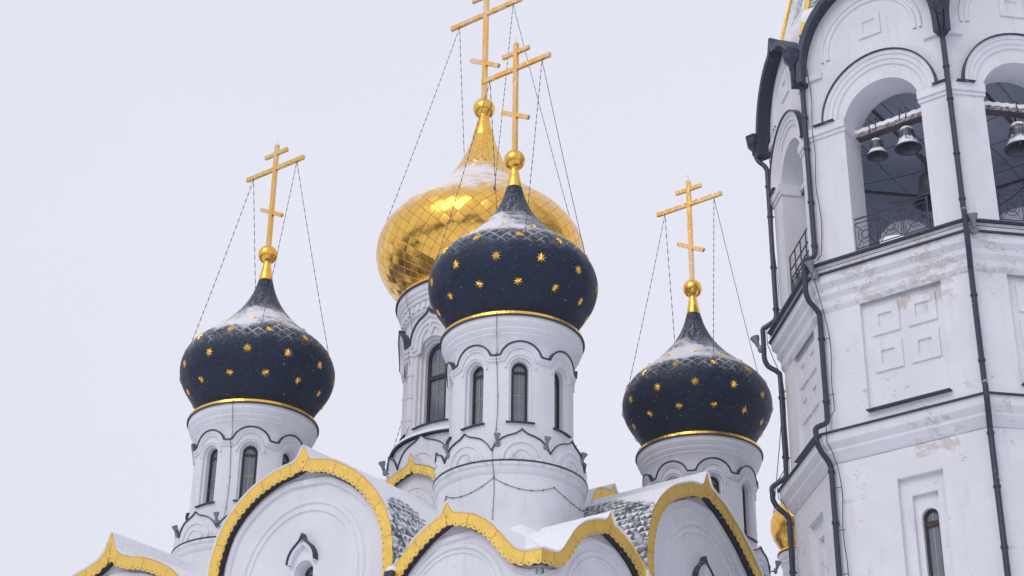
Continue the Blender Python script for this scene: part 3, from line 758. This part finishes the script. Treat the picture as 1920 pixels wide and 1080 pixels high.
# octagonal base of the centre drum: eight small gold-edged gables
ob = MB(); b8 = 3.3; hw = b8 * math.tan(pi / 8)
KG = [(-hw, 21.0), (-hw + .01, 22.1), (-hw + .12, 22.35), (-hw + .45, 22.72), (-hw + .85, 22.92), (-.22, 23.02), (-.09, 23.14), (0, 23.42), (.09, 23.14), (.22, 23.02), (hw - .85, 22.92), (hw - .45, 22.72), (hw - .12, 22.35), (hw - .01, 22.1), (hw, 21.0)]
for k in range(8):
    ph = k * pi / 4; Nn = fdir(ph); T = fdir(ph + pi / 2); m_ = face(AX_C + Nn * b8 + Z * .18, T, Nn)
    f_, o_, a_ = gable(m_, KG, [0], .9, cath, dwall=-.22, h=.25, snow=.05, roofm=SNOW)
    curtain(ob, monotone(o_), 17, m_, -.22)
    arch_relief(ob, m_, 0, 21.6, .78, -.22, .05, .04); arch_relief(ob, m_, 0, 21.6, .52, -.22, .05, .04)
ob.build('drum_base', PL, cath, AX_C)
# a second tier gable on the far side of the roof
m_ = face(K0 + U * 3.98 + V * 9.25 - Z * .98, V, -U)
f_, o_, a_ = gable(m_, [(-1.32, 20.5), (-1.32, 22.0), (-1.24, 22.45), (-1.05, 22.82), (-.75, 23.06), (-.35, 23.14), (-.13, 23.20), (0, 23.42), (.13, 23.20), (.35, 23.14), (.75, 23.06), (1.05, 22.82), (1.24, 22.45), (1.32, 22.0), (1.32, 20.5)], [0], 2.6, cath, dwall=-.3, h=.68, roofm=SNOW)
w = MB(); curtain(w, monotone(o_), 15, m_, -.3); w.build('gable_wall', PL, cath, AX_C)
# dark cap roof at the left of the drum base
# lightning cables
def cable(pts, parent, org, r=.008, nm='lightning_cable'):
    c = MB(); c.tube(pts, r, 5)
    for p in pts[::2]: c.box(p, (.015, .015, .015))
    return c.build(nm, CABLE, parent, org)
def on_drum(ax, ph, r, z): return ax + fdir(rad(ph)) * r + Z * z
for ax, ph in ((AX_F, 24), (AX_L, 26), (AX_C, -21)):
    if ax is AX_C: seq = [(2.90, 30.0), (2.86, 29.7), (2.70, 29.2), (2.62, 28.9), (2.56, 28.2), (2.76, 27.9), (2.55, 27.0), (2.55, 26.0), (2.55, 25.2), (2.7, 24.7)]
    else: seq = [(2.15, 25.15), (2.11, 24.95), (1.98, 24.6), (1.85, 24.3), (1.82, 24.05), (1.94, 23.95), (1.82, 23.7), (1.82, 23.2), (1.82, 22.7), (1.82, 22.2), (1.82, 21.7), (1.90, 21.3), (2.15, 20.95), (2.22, 20.65), (2.1, 20.2), (2.1, 19.7), (2.1, 19.2), (2.1, 18.7)]
    cable([on_drum(ax, ph + .8 * sin(z * 2.3), r, z) for r, z in seq], cath, AX_C)
fest = []
for a, b, za, zb_ in ((-21, 24, 19.95, 20.15), (24, 72, 20.15, 20.02), (72, 125, 20.02, 20.0)):
    n = 10
    for i in range(n): t_ = i / n; fest.append(on_drum(AX_F, a + (b - a) * t_, 2.09, za + (zb_ - za) * t_ - .28 * 4 * t_ * (1 - t_)))
cable(fest, cath, AX_C)
cable([on_drum(AX_F, -21, 2.09, 19.95), on_drum(AX_F, -21.5, 2.09, 19.3), on_drum(AX_F, -21, 2.1, 18.4)], cath, AX_C)
cable([on_drum(AX_F, -21, 2.09, 19.95), on_drum(AX_F, -38, 2.09, 19.3), on_drum(AX_F, -51, 2.1, 18.6)], cath, AX_C)
# rain hoppers in the valleys
for mp, a in ((MPL, 4.84), (MPR, 4.85)):
    h = MB(); h.box(mp(a, 17.05, .02), (.13, .12, .16), ((U, V, Z))); h.tube([mp(a, 16.95, .05), mp(a, 16.5, .0), mp(a, 15.5, -.4)], .07, 8)
    h.build('rain_hopper', DARK, cath, AX_C)
sn = MB(); sn.sphere(MPL(4.86, 17.28, -.1), .2, 14, 8, sz=.6); sn.sphere(MPR(4.87, 17.3, -.1), .2, 14, 8, sz=.6); sn.build('snow_clump', SNOW, cath, AX_C)

# ------------------------------------------------------------------ bell tower
FM = Ve((10.18, 43.57, 0)); A_C = FM + V * .35 - U * .1
LEN = [4.4, 4.4, 4.4, 3.9] * 2
P0 = A_C + U * 2.2; CO = [P0]; TT = []; NN = []
for k in range(8):
    a = pi / 4 * k; T = fdir(a + pi / 2); NN.append(fdir(a)); TT.append(T); CO.append(CO[-1] + T * LEN[k])
CO = CO[:8]; T_C = sum(CO, Ve((0, 0, 0))) / 8
tower = empty('bell_tower', T_C, 'white octagonal bell tower with peeling cornice, open arched belfry and black drainpipes', 'bell tower')
def corner(k, off, z):
    b = (NN[k - 1] + NN[k % 8]).normalized(); return CO[k % 8] + b * (off / cos(pi / 8)) + Z * z
def ring(mb, prof, mi=0, sub=1):
    mb.grid([[corner(k, o, z) for k in range(8)] for o, z in prof], True, mi)
FMAP = [face((CO[k] + CO[(k + 1) % 8]) / 2, TT[k], NN[k]) for k in range(8)]
PEEL2 = plaster('flaking_plaster', peel=(.67, .71), spots=[(FMAP[0](1.15, 24.65, -.1), .75), (FMAP[0](.1, 24.65, -.1), .4), (FMAP[0](.5, 20.7, .2), 1.3)])
PEEL = plaster('peeling_plaster', peel=(.575, .615), sw=.07, spots=[(FMAP[0](-1.0, 25.3, .1), 1.2), (FMAP[0](1.4, 25.2, .1), 1.0)])
PEELC = plaster('string_course_plaster', peel=(.66, .70), sw=.12, spots=[(FMAP[0](.5, 20.75, .2), 1.1), (FMAP[1](-1.9, 20.8, .2), .5)])
wl = MB(); inn = MB(); pc = MB(); pk = MB(); dk = MB(); sq = MB(); wal = MB()
for k in range(8):
    m_ = FMAP[k]; h = LEN[k] / 2; w_ = 1.2 if h > 2 else 1.1; zs = 30.6; ox = .12 if k == 0 else 0
    # lower storey with nested recess and arched window
    ow = ox * 1.5; r0 = outline(.64, 19.5, 13.2, ow, 12, True); r1 = outline(.36, 19.02, 13.25, ow + .02, 12, True); r2 = outline(.23, 18.42, 13.3, ow + .04, 12)
    holed_wall(wl, m_, -h, h, 0, 20.4, r0, 0)
    loft(wl, [(r0, 0), (r0, -.16), (r1, -.165), (r1, -.30), (r2, -.305), (r2, -.5)], m_)
    # middle storey with recessed panel of four squares
    ra = outline(1.2, 25.0, 21.55, ox, 12, True) if h > 2 else outline(1.0, 25.0, 21.55, 0, 12, True)
    holed_wall(wl, m_, -h, h, 21.1, 25.02 + .002, ra, 0)
    wl.grid([[m_(a, z, 0) for a in (-h, h)] for z in (20.3, 21.12)])
    loft(sq, [(ra, 0), (ra, -.13)], m_, cap=True)
    for cx in (-.53, .55) if h > 2 else (-.46, .46):
        for cz in (24.2, 23.1):
            def so_(r_, cx=cx + ox): return [(cx - r_, cz - r_), (cx + r_, cz - r_), (cx + r_, cz + r_), (cx - r_, cz + r_)]
            loft(sq, [(so_(.42), -.128), (so_(.415), -.075), (so_(.195), -.075), (so_(.19), -.15), (so_(.10), -.155), (so_(.095), -.24)], m_, cap=True)
    # belfry storey
    oo = outline(w_, zs, 26.42, ox, 20)
    holed_wall(wal, m_, -h, h, 26.3, 32.4, oo, 0)
    hi = h - 1.0 * math.tan(pi / 8)
    loft(wal, [(oo, 0), (oo, -1.0)], m_)
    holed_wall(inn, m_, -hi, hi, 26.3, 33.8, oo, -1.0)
    # zakomara above
    Rz = h - .02; zk_ = 1.0 if h > 2 else .86; L = crom([(a_, 32.4 + (z_ - 32.4) * zk_) for a_, z_ in [(-Rz, 32.4), (-Rz * .99, 33.1), (-Rz * .93, 33.75), (-Rz * .78, 34.45), (-Rz * .55, 35.0), (-Rz * .3, 35.32), (-.16, 35.46), (0, 35.85)]], .12)
    zp = L + [(-a, z) for a, z in reversed(L[:-1])]; curtain(wal, [q for q in zp], 32.4 - .0, m_, 0)
    soffs = MB()
    zt_ = MB(); sweep(zt_, zp, [(-.03, 0.0), (-.05, .36), (-.07, .43), (.09, .45), (.11, .38), (.05, -.4)], m_); zt_.build('gable_trim', DARK, tower, T_C, angle=30); hf = MB()
    for r_, w1_ in ((1.42, .07), (1.6, .05)): arch_relief(wal, m_, 0, 33.25, r_ if h > 2 else r_ * .88, 0, w1_, .05, a0=-.12, a1=pi + .12)
    # small square panel
    def s1(r_): return [(-r_, 33.75 - r_), (r_, 33.75 - r_), (r_, 33.75 + r_), (-r_, 33.75 + r_)]
    loft(wal, [(s1(.36), .002), (s1(.355), .05), (s1(.2), .05), (s1(.19), .0 + .004), (s1(.1), .004), (s1(.09), -.03)], m_, cap=True)
    # imposts and hood over the arch
    for sg in (-1, 1):
        x0, x1 = (w_ + ox, h + .04) if sg > 0 else (-h - .04, -w_ + ox)
        for z0, z1, d_ in ((30.50, 30.62, .05), (30.62, 30.88, .10)):
            wal.grid([[m_(x0, z, d_), m_(x1, z, d_)] for z in (z0, z1)]); wal.grid([[m_(x0, z0, dd), m_(x1, z0, dd)] for dd in (0, d_)])
            e = w_ * sg + ox; wal.grid([[m_(e, z, -.2), m_(e, z, d_)] for z in (z0, z1)])
            wal.grid([[m_(e, z, -1.0), m_(e - .05 * sg, z, -1.0), m_(e - .05 * sg, z, d_), m_(e, z, d_)] for z in (z0, z1)]); 
            wal.add([m_(e, z0, -1), m_(e - .05 * sg, z0, -1), m_(e - .05 * sg, z0, d_), m_(e, z0, d_)], [(0, 1, 2, 3)])
        hf.box(m_((x0 + x1) / 2 if sg < 0 else (x0 + .45 + x1) / 2 + .0, 30.90, .10), (((x1 - x0) / 2 - .25), .10, .013), (TT[k], NN[k], Z))
        for z0, z1 in ((32.55, 32.75),):
            wal.box(m_(sg * (h - .28), 32.65, .04), (.28, .05, .10), (TT[k], NN[k], Z))
    rr = w_ + .58; hp = [(ox + rr * cos(pi - pi * i / 26), 30.88 + rr * sin(pi * i / 26)) for i in range(27)]
    sweep(wal, hp, [(-.42, 0), (-.40, .05), (-.28, .06), (-.26, .10), (-.14, .11), (-.12, .15), (-.01, .16), (-.01, 0)], m_, False)
    sweep(hf, hp, [(-.012, 0), (-.012, .20), (.028, .21), (.028, -.0)], m_); hf.build('hood_flashing', DARK, tower, T_C, angle=30)
ring(pk, [(0, 24.82), (.05, 24.88), (.09, 24.96), (.09, 25.16), (.14, 25.24), (.19, 25.30), (.19, 25.46), (.26, 25.54), (.32, 25.60), (.32, 25.86)])
ring(pk, [(.29, 25.9), (.29, 26.19)]); ring(pc, [(0, 20.33), (.08, 20.40), (.13, 20.50), (.20, 20.58), (.20, 20.66), (.30, 20.76), (.34, 20.82), (.34, 21.08)])
ring(dk, [(.30, 25.855), (.40, 25.86), (.40, 25.90), (.28, 25.93)]); ring(dk, [(.28, 26.18), (.41, 26.19), (.41, 26.24), (-.02, 26.40)])
dk.build('sill_flashing', DARK, tower, T_C, angle=30); dk = MB(); ring(dk, [(.33, 21.075), (.41, 21.08), (.41, 21.12), (0, 21.22)])
for k in range(8): ps = MB(); ps.box(FMAP[k](.12 if k == 0 else 0, 21.56, .05), (1.2 if LEN[k] > 4 else 1.0, .14, .015), (TT[k], NN[k], Z)); ps.build('panel_sill', DARK, tower, T_C)
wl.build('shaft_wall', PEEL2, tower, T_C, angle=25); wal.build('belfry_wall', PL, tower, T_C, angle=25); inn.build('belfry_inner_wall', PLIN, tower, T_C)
pk.build('cornice', PEEL, tower, T_C, angle=25); pc.build('string_course', PEELC, tower, T_C, angle=25); sq.build('square_panel', PEEL2, tower, T_C, angle=25); dk.build('string_course_flashing', DARK, tower, T_C, angle=30)
for k in (7, 0, 1, 2): window((lambda k: (lambda a, z, d: FMAP[k](a + (.22 if k == 0 else .04), z, d)))(k), .23, 18.42, 13.35, -.42, tower, org=T_C, transom=18.25)
# belfry floor, ceiling
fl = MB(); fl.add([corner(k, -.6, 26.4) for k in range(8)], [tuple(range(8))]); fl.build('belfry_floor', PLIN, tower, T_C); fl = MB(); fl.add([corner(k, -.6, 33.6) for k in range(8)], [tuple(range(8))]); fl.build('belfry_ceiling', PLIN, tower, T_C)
# drainpipes on the corners
def pipe(k, top=33.0, hopper=True, low=0):
    p = MB(); o1, o2 = .13, .53
    pts = [(.44, top), (.42, 32.8), (.34, 32.62), (.2, 32.45), (o1, 32.25), (o1, 32.0), (o1, 29), (o1, 26.75), (o1 + .04, 26.62), (.34, 26.48), (o2 - .01, 26.36), (o2, 26.2), (o2, 25.7), (o2, 25.35), (.44, 25.1), (.30, 24.98), (o1 + .03, 24.84), (o1, 24.6), (o1, 23), (o1, 21.75), (o1 + .04, 21.5), (.36, 21.36), (o2, 21.22), (o2, 21.0), (o2, 20.85), (.42, 20.6), (.26, 20.42), (o1 + .03, 20.26), (o1, 20.0), (o1, 18), (o1, 14), (o1, 4), (o1, .3)]
    pts = crom([(a, z - (low if z > 31.5 else 0)) for a, z in pts], .07)
    p.tube([corner(k, a, z) for a, z in pts], .078, 10)
    for z in (31.3, 30.2, 28.4, 26.95, 24.0, 22.1, 20.05, 18.6, 17.0): p.tube([corner(k, o1, z), corner(k, o1, z + .07)], .098, 10); p.box(corner(k, .03, z), (.02, .02, .02))
    o = p.build('drainpipe', PIPE, tower, T_C)
    if hopper:
        h = MB(); q = corner(k, .46, 33.25 - low)
        h.lathe([(.09, -.35), (.10, -.2), (.24, -.02), (.26, .02), (.26, .22), (.29, .24), (.29, .30), (.2, .30)], 6, q, a0=.3); h.build('rain_hopper', DARK, o, T_C)
    return o
for k in (0, 1, 7): pipe(k, low=.35 if k == 7 else 0)
for k in (0, 7):       # cable clipped beside the pipe
    pts = [(o_ + .04, z) for o_, z in ((.08, 33), (.06, 31), (.1, 29.5), (.06, 28), (.09, 26.6), (.45, 26.2), (.45, 25.7), (.2, 24.9), (.08, 24.4), (.08, 23), (.10, 21.8), (.42, 21.3), (.4, 20.8), (.1, 20.2), (.08, 18), (.08, 14))]
    T = TT[k]; c = MB(); pp = [corner(k, a, z) + T * (.22 + .03 * sin(z * 3)) for a, z in crom(pts, .3)]; c.tube(pp, .013, 5)
    for z in (24.0, 22.3, 19.6, 18.4, 17.2): c.tube([corner(k, .12, z), corner(k, .1, z) + T * .24], .012, 5)
    c.build('lightning_cable', CABLE, tower, T_C)
c = MB(); c.tube([corner(k_ % 8, .36, 26.02 + .02 * (k_ % 2)) for k_ in range(7, 11)], .012, 5); c.build('lightning_cable', CABLE, tower, T_C)
# tent roof with gilded ribs, seen over the zakomary
tr = MB(); rb = MB(); ap = T_C + Z * 56
def tent(k, t, off=0):
    a = corner(k, -.02 + off, 34.3); b = T_C + (a - T_C) * .06; b.z = 56; return a + (b - a) * t
for k in range(8):
    n = 20; tr.grid([[tent(k, j / n) + (tent(k + 1, j / n) - tent(k, j / n)) * (i / 4) for i in range(5)] for j in range(n + 1)], False, 0, lambda i, j: (i * 4, j * 6))
    rb.tube([tent(k, 0, .04), tent(k, 1, .04)], .085, 6, r2=.05)
TENT = roof_mat('snow_streaked_green_tent_roof', tile=(.06, .11, .12), lo=.25)
tr.build('tent_roof', TENT, tower, T_C); rb.build('tent_rib', GOLD, tower, T_C)
for k in range(8):
    n = 10; zk = MB()   # snow lying on the shoulders behind the zakomary
sn = MB(); ring(sn, [(-.08, 33.3), (-.12, 34.3), (-.02, 35.0), (-.10, 35.3), (-.3, 35.35)]); sn.build('snow_cover', SNOW, tower, T_C)
# railings
def rail(m_, w_, plain_=False):
    r = MB(); d = -.12 if not plain_ else -.12; t = .016; z0, z1 = 26.5, 27.55
    P = lambda a, z: m_(a, z, d)
    for z in (z1, z1 - .14, z0 + .1): r.tube([P(-w_ + .02, z), P(w_ - .02, z)], t if z != z1 else .026, 5)
    for x in (-w_ + .06, w_ - .06): r.tube([P(x, z0 - .1), P(x, z1)], .03, 6)
    n = 3; pw = (2 * w_ - .12) / n
    for i in range(n):
        c = -w_ + .06 + pw * (i + .5); zc = (z0 + z1) / 2 - .02
        for rr in (.15, .11): r.tube([P(c + rr * cos(2 * pi * q / 14), zc + rr * sin(2 * pi * q / 14)) for q in range(15)], .011, 5)
        r.tube([P(c + .24 * cos(pi / 8 + pi * q / 4), zc + .27 * sin(pi / 8 + pi * q / 4)) for q in range(9)], .012, 4)
        for sx in (-1, 1):
            r.tube([P(c + sx * .1, zc + .12), P(c + sx * pw * .42, z1 - .14)], .011, 4); r.tube([P(c + sx * .1, zc - .12), P(c + sx * pw * .42, z0 + .1)], .011, 4)
            r.tube([P(c + sx * pw * .42, z0 + .1), P(c + sx * pw * .42, z1 - .14)], .012, 4)
        if i: r.tube([P(-w_ + .06 + pw * i, z0 - .05), P(-w_ + .06 + pw * i, z1)], .016, 5)
    if plain_:
        for q in range(1, 5): r.tube([P(-w_, z0 + .45 * q), P(w_, z0 + .45 * q)], .022, 5)
        for q in range(5): r.tube([P(-w_ + 2 * w_ * q / 4, z0), P(-w_ + 2 * w_ * q / 4, z0 + 1.8)], .022, 5)
    return r.build('railing', IRON, tower, T_C)
for k in range(8): rail(FMAP[k], 1.2 if LEN[k] > 4 else 1.1, k == 7)
# bell beams with bells; a bell hangs from a beam: a thing of its own
for k in (0, 1, 7):
    m_ = FMAP[k]; b = MB(); w_ = 1.2 if LEN[k] > 4 else 1.1
    bt = MB(); b.box(m_(0, 30.62, -.75), (w_ + .1, .15, .10), (TT[k], NN[k], Z)); bo = b.build('bell_beam', BEAM, tower, T_C)
    n = 26; bt.grid([[m_(-w_ + .1 + (2 * w_ - .1) * i / n, z + .02 * sin(i * 2.1), d) for i in range(n + 1)] for z, d in ((30.66, -.597), (30.69, -.59), (30.79, -.60), (30.815, -.68), (30.81, -.85), (30.72, -.905))])
    bt.build('snow_cover', SNOW, bo, T_C)
BP = [(.0, 0), (.10, -.005), (.17, -.03), (.215, -.08), (.235, -.18), (.255, -.34), (.285, -.50), (.33, -.62), (.39, -.70), (.42, -.75), (.42, -.77), (.37, -.77), (.30, -.68), (.24, -.5), (.2, -.2), (.02, -.06)]
OLDB = plain('dark_bronze', (.05, .065, .09), .5, .5, .3, 5)
def bell(loc, s, label, bm_=None):
    r = empty('bell', loc, label, 'bell', 'bells hanging in the belfry arches')
    b = MB(); b.lathe([(q[0] * s, q[1] * s) for q in BP], 32, loc); b.lathe([(.262 * s, -.36 * s), (.275 * s, -.37 * s), (.27 * s, -.40 * s)], 32, loc); b.build('bell_body', bm_ or BRONZE, r, loc, angle=40)
    c = MB(); c.tube([Ve(loc) + Z * -.1 * s, Ve(loc) + Z * -.78 * s], .018 * s, 6); c.sphere(Ve(loc) + Z * -.8 * s, .055 * s, 10, 8); c.build('clapper', IRON, r, loc)
    h = MB(); 
    for dx in (-.07, .07): h.tube([Ve(loc) + U * dx, Ve(loc) + U * dx + Z * .34], .016, 6)
    for dx in (-.1, .1):
        h.tube([Ve(loc) + U * dx + V * .17 + Z * .2, Ve(loc) + U * dx + V * .17 + Z * .62, Ve(loc) + U * dx - V * .17 + Z * .62, Ve(loc) + U * dx - V * .17 + Z * .2], .018, 5)
    h.tube([Ve(loc) + U * -.1 + Z * .03, Ve(loc) + U * .1 + Z * .03], .05, 6); h.build('bell_strap', IRON, r, loc)
m_ = FMAP[0]
bell(m_(-.46, 30.36, -.75), .76, 'smaller bronze bell hanging at the left of the snowy beam in the middle arch')
bell(m_(.50, 30.40, -.75), .93, 'larger bronze bell hanging at the right of the snowy beam beside the smaller one')
bell(FMAP[1](.08, 30.22, -.75), 1.1, 'big dark bronze bell in the rightmost arch at the edge of the photo')
bell(FMAP[7](.3, 30.3, -.75), .9, 'dark bell half hidden behind the drainpipe in the narrow left arch')
bell(FMAP[0](.62, 29.3, -1.75), 1.25, 'dark bell hanging low inside the belfry beside the right pier of the middle arch', OLDB)
# timber and cable clutter inside the belfry
cl = MB()
for z in (32.6,):
    for k in range(8): cl.tube([corner(k, -1.25, z), corner(k + 1, -1.25, z)], .05, 5)
for i in (-1, 1): cl.tube([T_C + U * i * 1.6 - V * 3.9 + Z * 32.9, T_C + U * i * 1.6 + V * 3.9 + Z * 32.9], .07, 4)
cl.build('belfry_frame', RUST, tower, T_C)
ld = MB(); a = T_C + U * 1.2 + V * .5 + Z * 26.4; b = a + Z * 5.2 + V * 2.0
for sx in (-.25, .25): ld.tube([a + U * sx, b + U * sx], .04, 5)
for i in range(1, 15): q = a + (b - a) * i / 15; ld.tube([q - U * .25, q + U * .25], .025, 5)
lo = ld.build('ladder', RUST, None, a); lo['label'] = 'rusty ladder leaning inside the belfry behind the railing'; lo['category'] = 'ladder'
cb = MB()
for i in range(1, 8, 2):      # net slung below the ceiling
    q = -3.2 + .8 * i; m = sqrt(max(0, 4.3 ** 2 - q * q)) * .92
    for A, B in ((U, V), (V, U)):
        cb.tube([T_C + A * (q + .08 * sin(i + k)) + B * (m * k / 4) + Z * (32.4 - .22 * cos(m * k / 4 * .4) + .06 * sin(i * 2 + k)) for k in range(-4, 5)], .014, 4)
for x0, z0, x1, z1, dp in ((-2.3, 31.6, 1.3, 28.2, 2.4), (-1.8, 32, -.2, 28.2, 2.6), (-.4, 30.2, 2.4, 31.4, 1.6)):
    cb.tube([T_C - U * x0 + V * dp + Z * z0, T_C - U * (x0 + x1) / 2 + V * dp + Z * ((z0 + z1) / 2 - .12), T_C - U * x1 + V * dp + Z * z1], .022, 5)
cb.build('wire_net', CABLE, tower, T_C)

# ------------------------------------------------------------------ small chapel far behind, between cathedral and tower
CH = Ve((11.15, 64.95, 0))
ch = empty('chapel', CH, 'small white chapel turret with gold onion dome half hidden behind the bell tower', 'chapel')
d = MB(); d.lathe([(.86, 0), (.86, 24.3), (.88, 24.35), (.92, 24.4), (.92, 24.5), (.97, 24.56), (.99, 24.62), (.99, 24.8)], 48, CH); d.build('drum', PL, ch, CH)
b = MB(); b.lathe([(1.0, 24.77), (1.03, 24.78), (1.03, 24.82)], 48, CH); b.build('flashing', DARK, ch, CH)
dm_ = MB(); dm_.lathe([(r, z) for r, z in profile([24.86, 25.2, 25.6, 26.1, 26.6, 27.0, 27.4, 27.9, 28.4], [.72, .98, 1.18, 1.22, 1.02, .72, .42, .22, .12], 60)], 64, CH, uvN=18)
dm2 = dm_.build('onion_dome', GOLDP, ch, CH, angle=60)
g = MB(); g.lathe([(1.01, 24.82), (1.0, 24.9), (.8, 24.95)], 48, CH); g.build('gilded_band', GOLDB, dm2, CH)
x = MB(); x.box(CH + Z * 30.4, (.05, 2.0, .05), (U, Z, V)); x.box(CH + Z * 31.7, (.6, .05, .05), (U, Z, V)); x.box(CH + Z * 32.05, (.35, .05, .05), (U, Z, V)); x.box(CH + Z * 30.4, (.35, .05, .05), ((U + Z * .4).normalized(), Z, V))
xo = x.build('cross', GOLDX, ch, CH)
o = MB(); o.sphere(CH + Z * 28.6, .2, 20, 12); o.build('orb', GOLDB, xo, CH)
for su in (1, -1):
    for sv in (1, -1):
        A = CH + U * .45 * su + Z * 31.65; B = CH + (U * su + V * sv).normalized() * 1.12 + Z * 26.4; c = MB(); c.tube([A, (A + B) / 2 - Z * .06, B], .018, 5); c.build('chain', CHAINM, xo, CH)

# ------------------------------------------------------------------ floodlights
def floodlight(p, out, label, s=1.0, up=Z, group='floodlights on the roofs and cornices'):
    p = Ve(p); r = empty('floodlight', p, label, 'floodlight', group); out = Ve(out).normalized(); side = out.cross(Z).normalized()
    b = MB(); b.tube([p - out * .12 * s, p + out * .02 * s], .03 * s, 8); b.lathe([(.02, -.03 * s), (.10 * s, -.02 * s), (.11 * s, .02 * s), (.09 * s, .07 * s), (.02 * s, .10 * s)], 20, p + Z * .0, ax=(side, Z, out)); b.build('housing', LAMPM, r, p, angle=40)
    q = p + out * .07 * s + Z * .05 * s; d = (Z * .96 + out * .28).normalized(); a1 = d.cross(side).normalized()
    h = MB(); h.lathe([(.03 * s, 0), (.055 * s, .04 * s), (.06 * s, .14 * s), (.095 * s, .20 * s), (.115 * s, .27 * s), (.12 * s, .30 * s), (.10 * s, .30 * s), (.03 * s, .27 * s)], 22, q, ax=(side, a1, d)); h.build('lamp_head', LAMPM, r, p, angle=40)
    return r
for ph, lb in ((27, 'grey floodlight standing on the near blue-domed drum below its vertical cable'), (64, 'grey floodlight between two white arches right of the near drum centre'), (-18, 'grey floodlight at the left edge of the near drum above the gold gable corner'), (105, 'grey floodlight at the right edge of the near drum base')):
    floodlight(on_drum(AX_F, ph, 2.10, 21.12), fdir(rad(ph)), lb, .82)
for ph, lb in ((-30, 'grey floodlight sticking out at the left edge of the leftmost drum'), (22, 'grey floodlight on the leftmost drum beside the big gold gable')):
    floodlight(on_drum(AX_L, ph, 2.10, 21.12), fdir(rad(ph)), lb, .82)
floodlight(on_drum(AX_R, 112, 2.3, 21.0), fdir(rad(112)), 'grey floodlight low at the right edge of the right blue-domed drum', .92)
floodlight(AX_C + fdir(rad(-22)) * 3.3 + Z * 23.35, fdir(rad(-22)), 'snowy floodlight beside the small gold gable under the central drum', 1.0)
for k, lb in ((0, 'grey floodlight on the left corner of the bell tower sill beside the bent drainpipe'), (1, 'grey floodlight on the right corner of the bell tower sill')):
    b = (NN[k - 1] + NN[k]).normalized(); floodlight(corner(k, .42, 25.85) + TT[k] * .22, b, lb, 1.2)
b = (NN[6] + NN[7]).normalized(); floodlight(corner(7, .60, 25.7), -U + V * -.1 if False else b, 'grey floodlight sticking out into the sky at the far left corner of the bell tower', 1.2)

# ------------------------------------------------------------------ ground, snow in the air, haze
gm = MB(); n = 40
gm.grid([[(-1500 + 3000 * i / n, -1500 + 3000 * j / n, 0) for i in range(n + 1)] for j in range(n + 1)])
go = gm.build('ground', SNOW); go['kind'] = 'structure'
hb = MB(); n = 160; hr = []  # unseen dark ring, added as a horizon for the gilding and panes to reflect
for j, (d_, zf) in enumerate(((95, 0), (110, .75), (128, 1.0), (150, .8), (210, .9), (300, .2))):
    row = []
    for i in range(n):
        a = 2 * pi * i / n; q = 17 + 4 * sin(3 * a + 1) + 3 * sin(7 * a) + random.uniform(-2.2, 2.2) * (1 if 0 < j < 5 else 0)
        row.append((d_ * cos(a) * (1 + .05 * sin(5 * a)), 20 + d_ * sin(a), -.1 + q * zf if j else -.1))
    hr.append(row)
hb.grid(hr, True); ho_ = hb.build('unseen_reflection_ring', plain('dark_reflection_ring', (.055, .055, .058), .9, 0, .5, .25), angle=180); ho_['kind'] = 'structure'
fm = MB(); ti = camo.matrix_world
for i in range(9000):
    dep = 15 + 36 * random.random() ** .6; x = random.uniform(-.31, .31) * dep; y = random.uniform(-.18, .18) * dep
    p = ti @ Ve((x, y, -dep)); s = random.uniform(.0022, .0042); d = Ve((.75 + random.uniform(-.4, .4), random.uniform(-.5, .5), -.45 + random.uniform(-.4, .3))).normalized() * s * 2.2
    a = d.cross(Z).normalized() * s; b = d.cross(a).normalized() * s * .6
    fm.add([p + d, p - d, p + a, p - a, p + b, p - b], [(0, 2, 4), (0, 4, 3), (0, 3, 5), (0, 5, 2), (1, 4, 2), (1, 3, 4), (1, 5, 3), (1, 2, 5)])
fo = fm.build('falling_snow', SNOW); fo['kind'] = 'stuff'
hz = MB(); hz.box((5, 35, 28.5), (45, 50, 29.5)); 
hm = bpy.data.materials.new('snowy_air'); hm.use_nodes = True; t = hm.node_tree; t.nodes.clear()
ou = t.nodes.new('ShaderNodeOutputMaterial'); pv = t.nodes.new('ShaderNodeVolumePrincipled'); pv.inputs['Density'].default_value = .0003; pv.inputs['Color'].default_value = (.93, .95, 1, 1)
t.links.new(pv.outputs[0], ou.inputs['Volume'])
ho = hz.build('haze', hm); ho['kind'] = 'stuff'
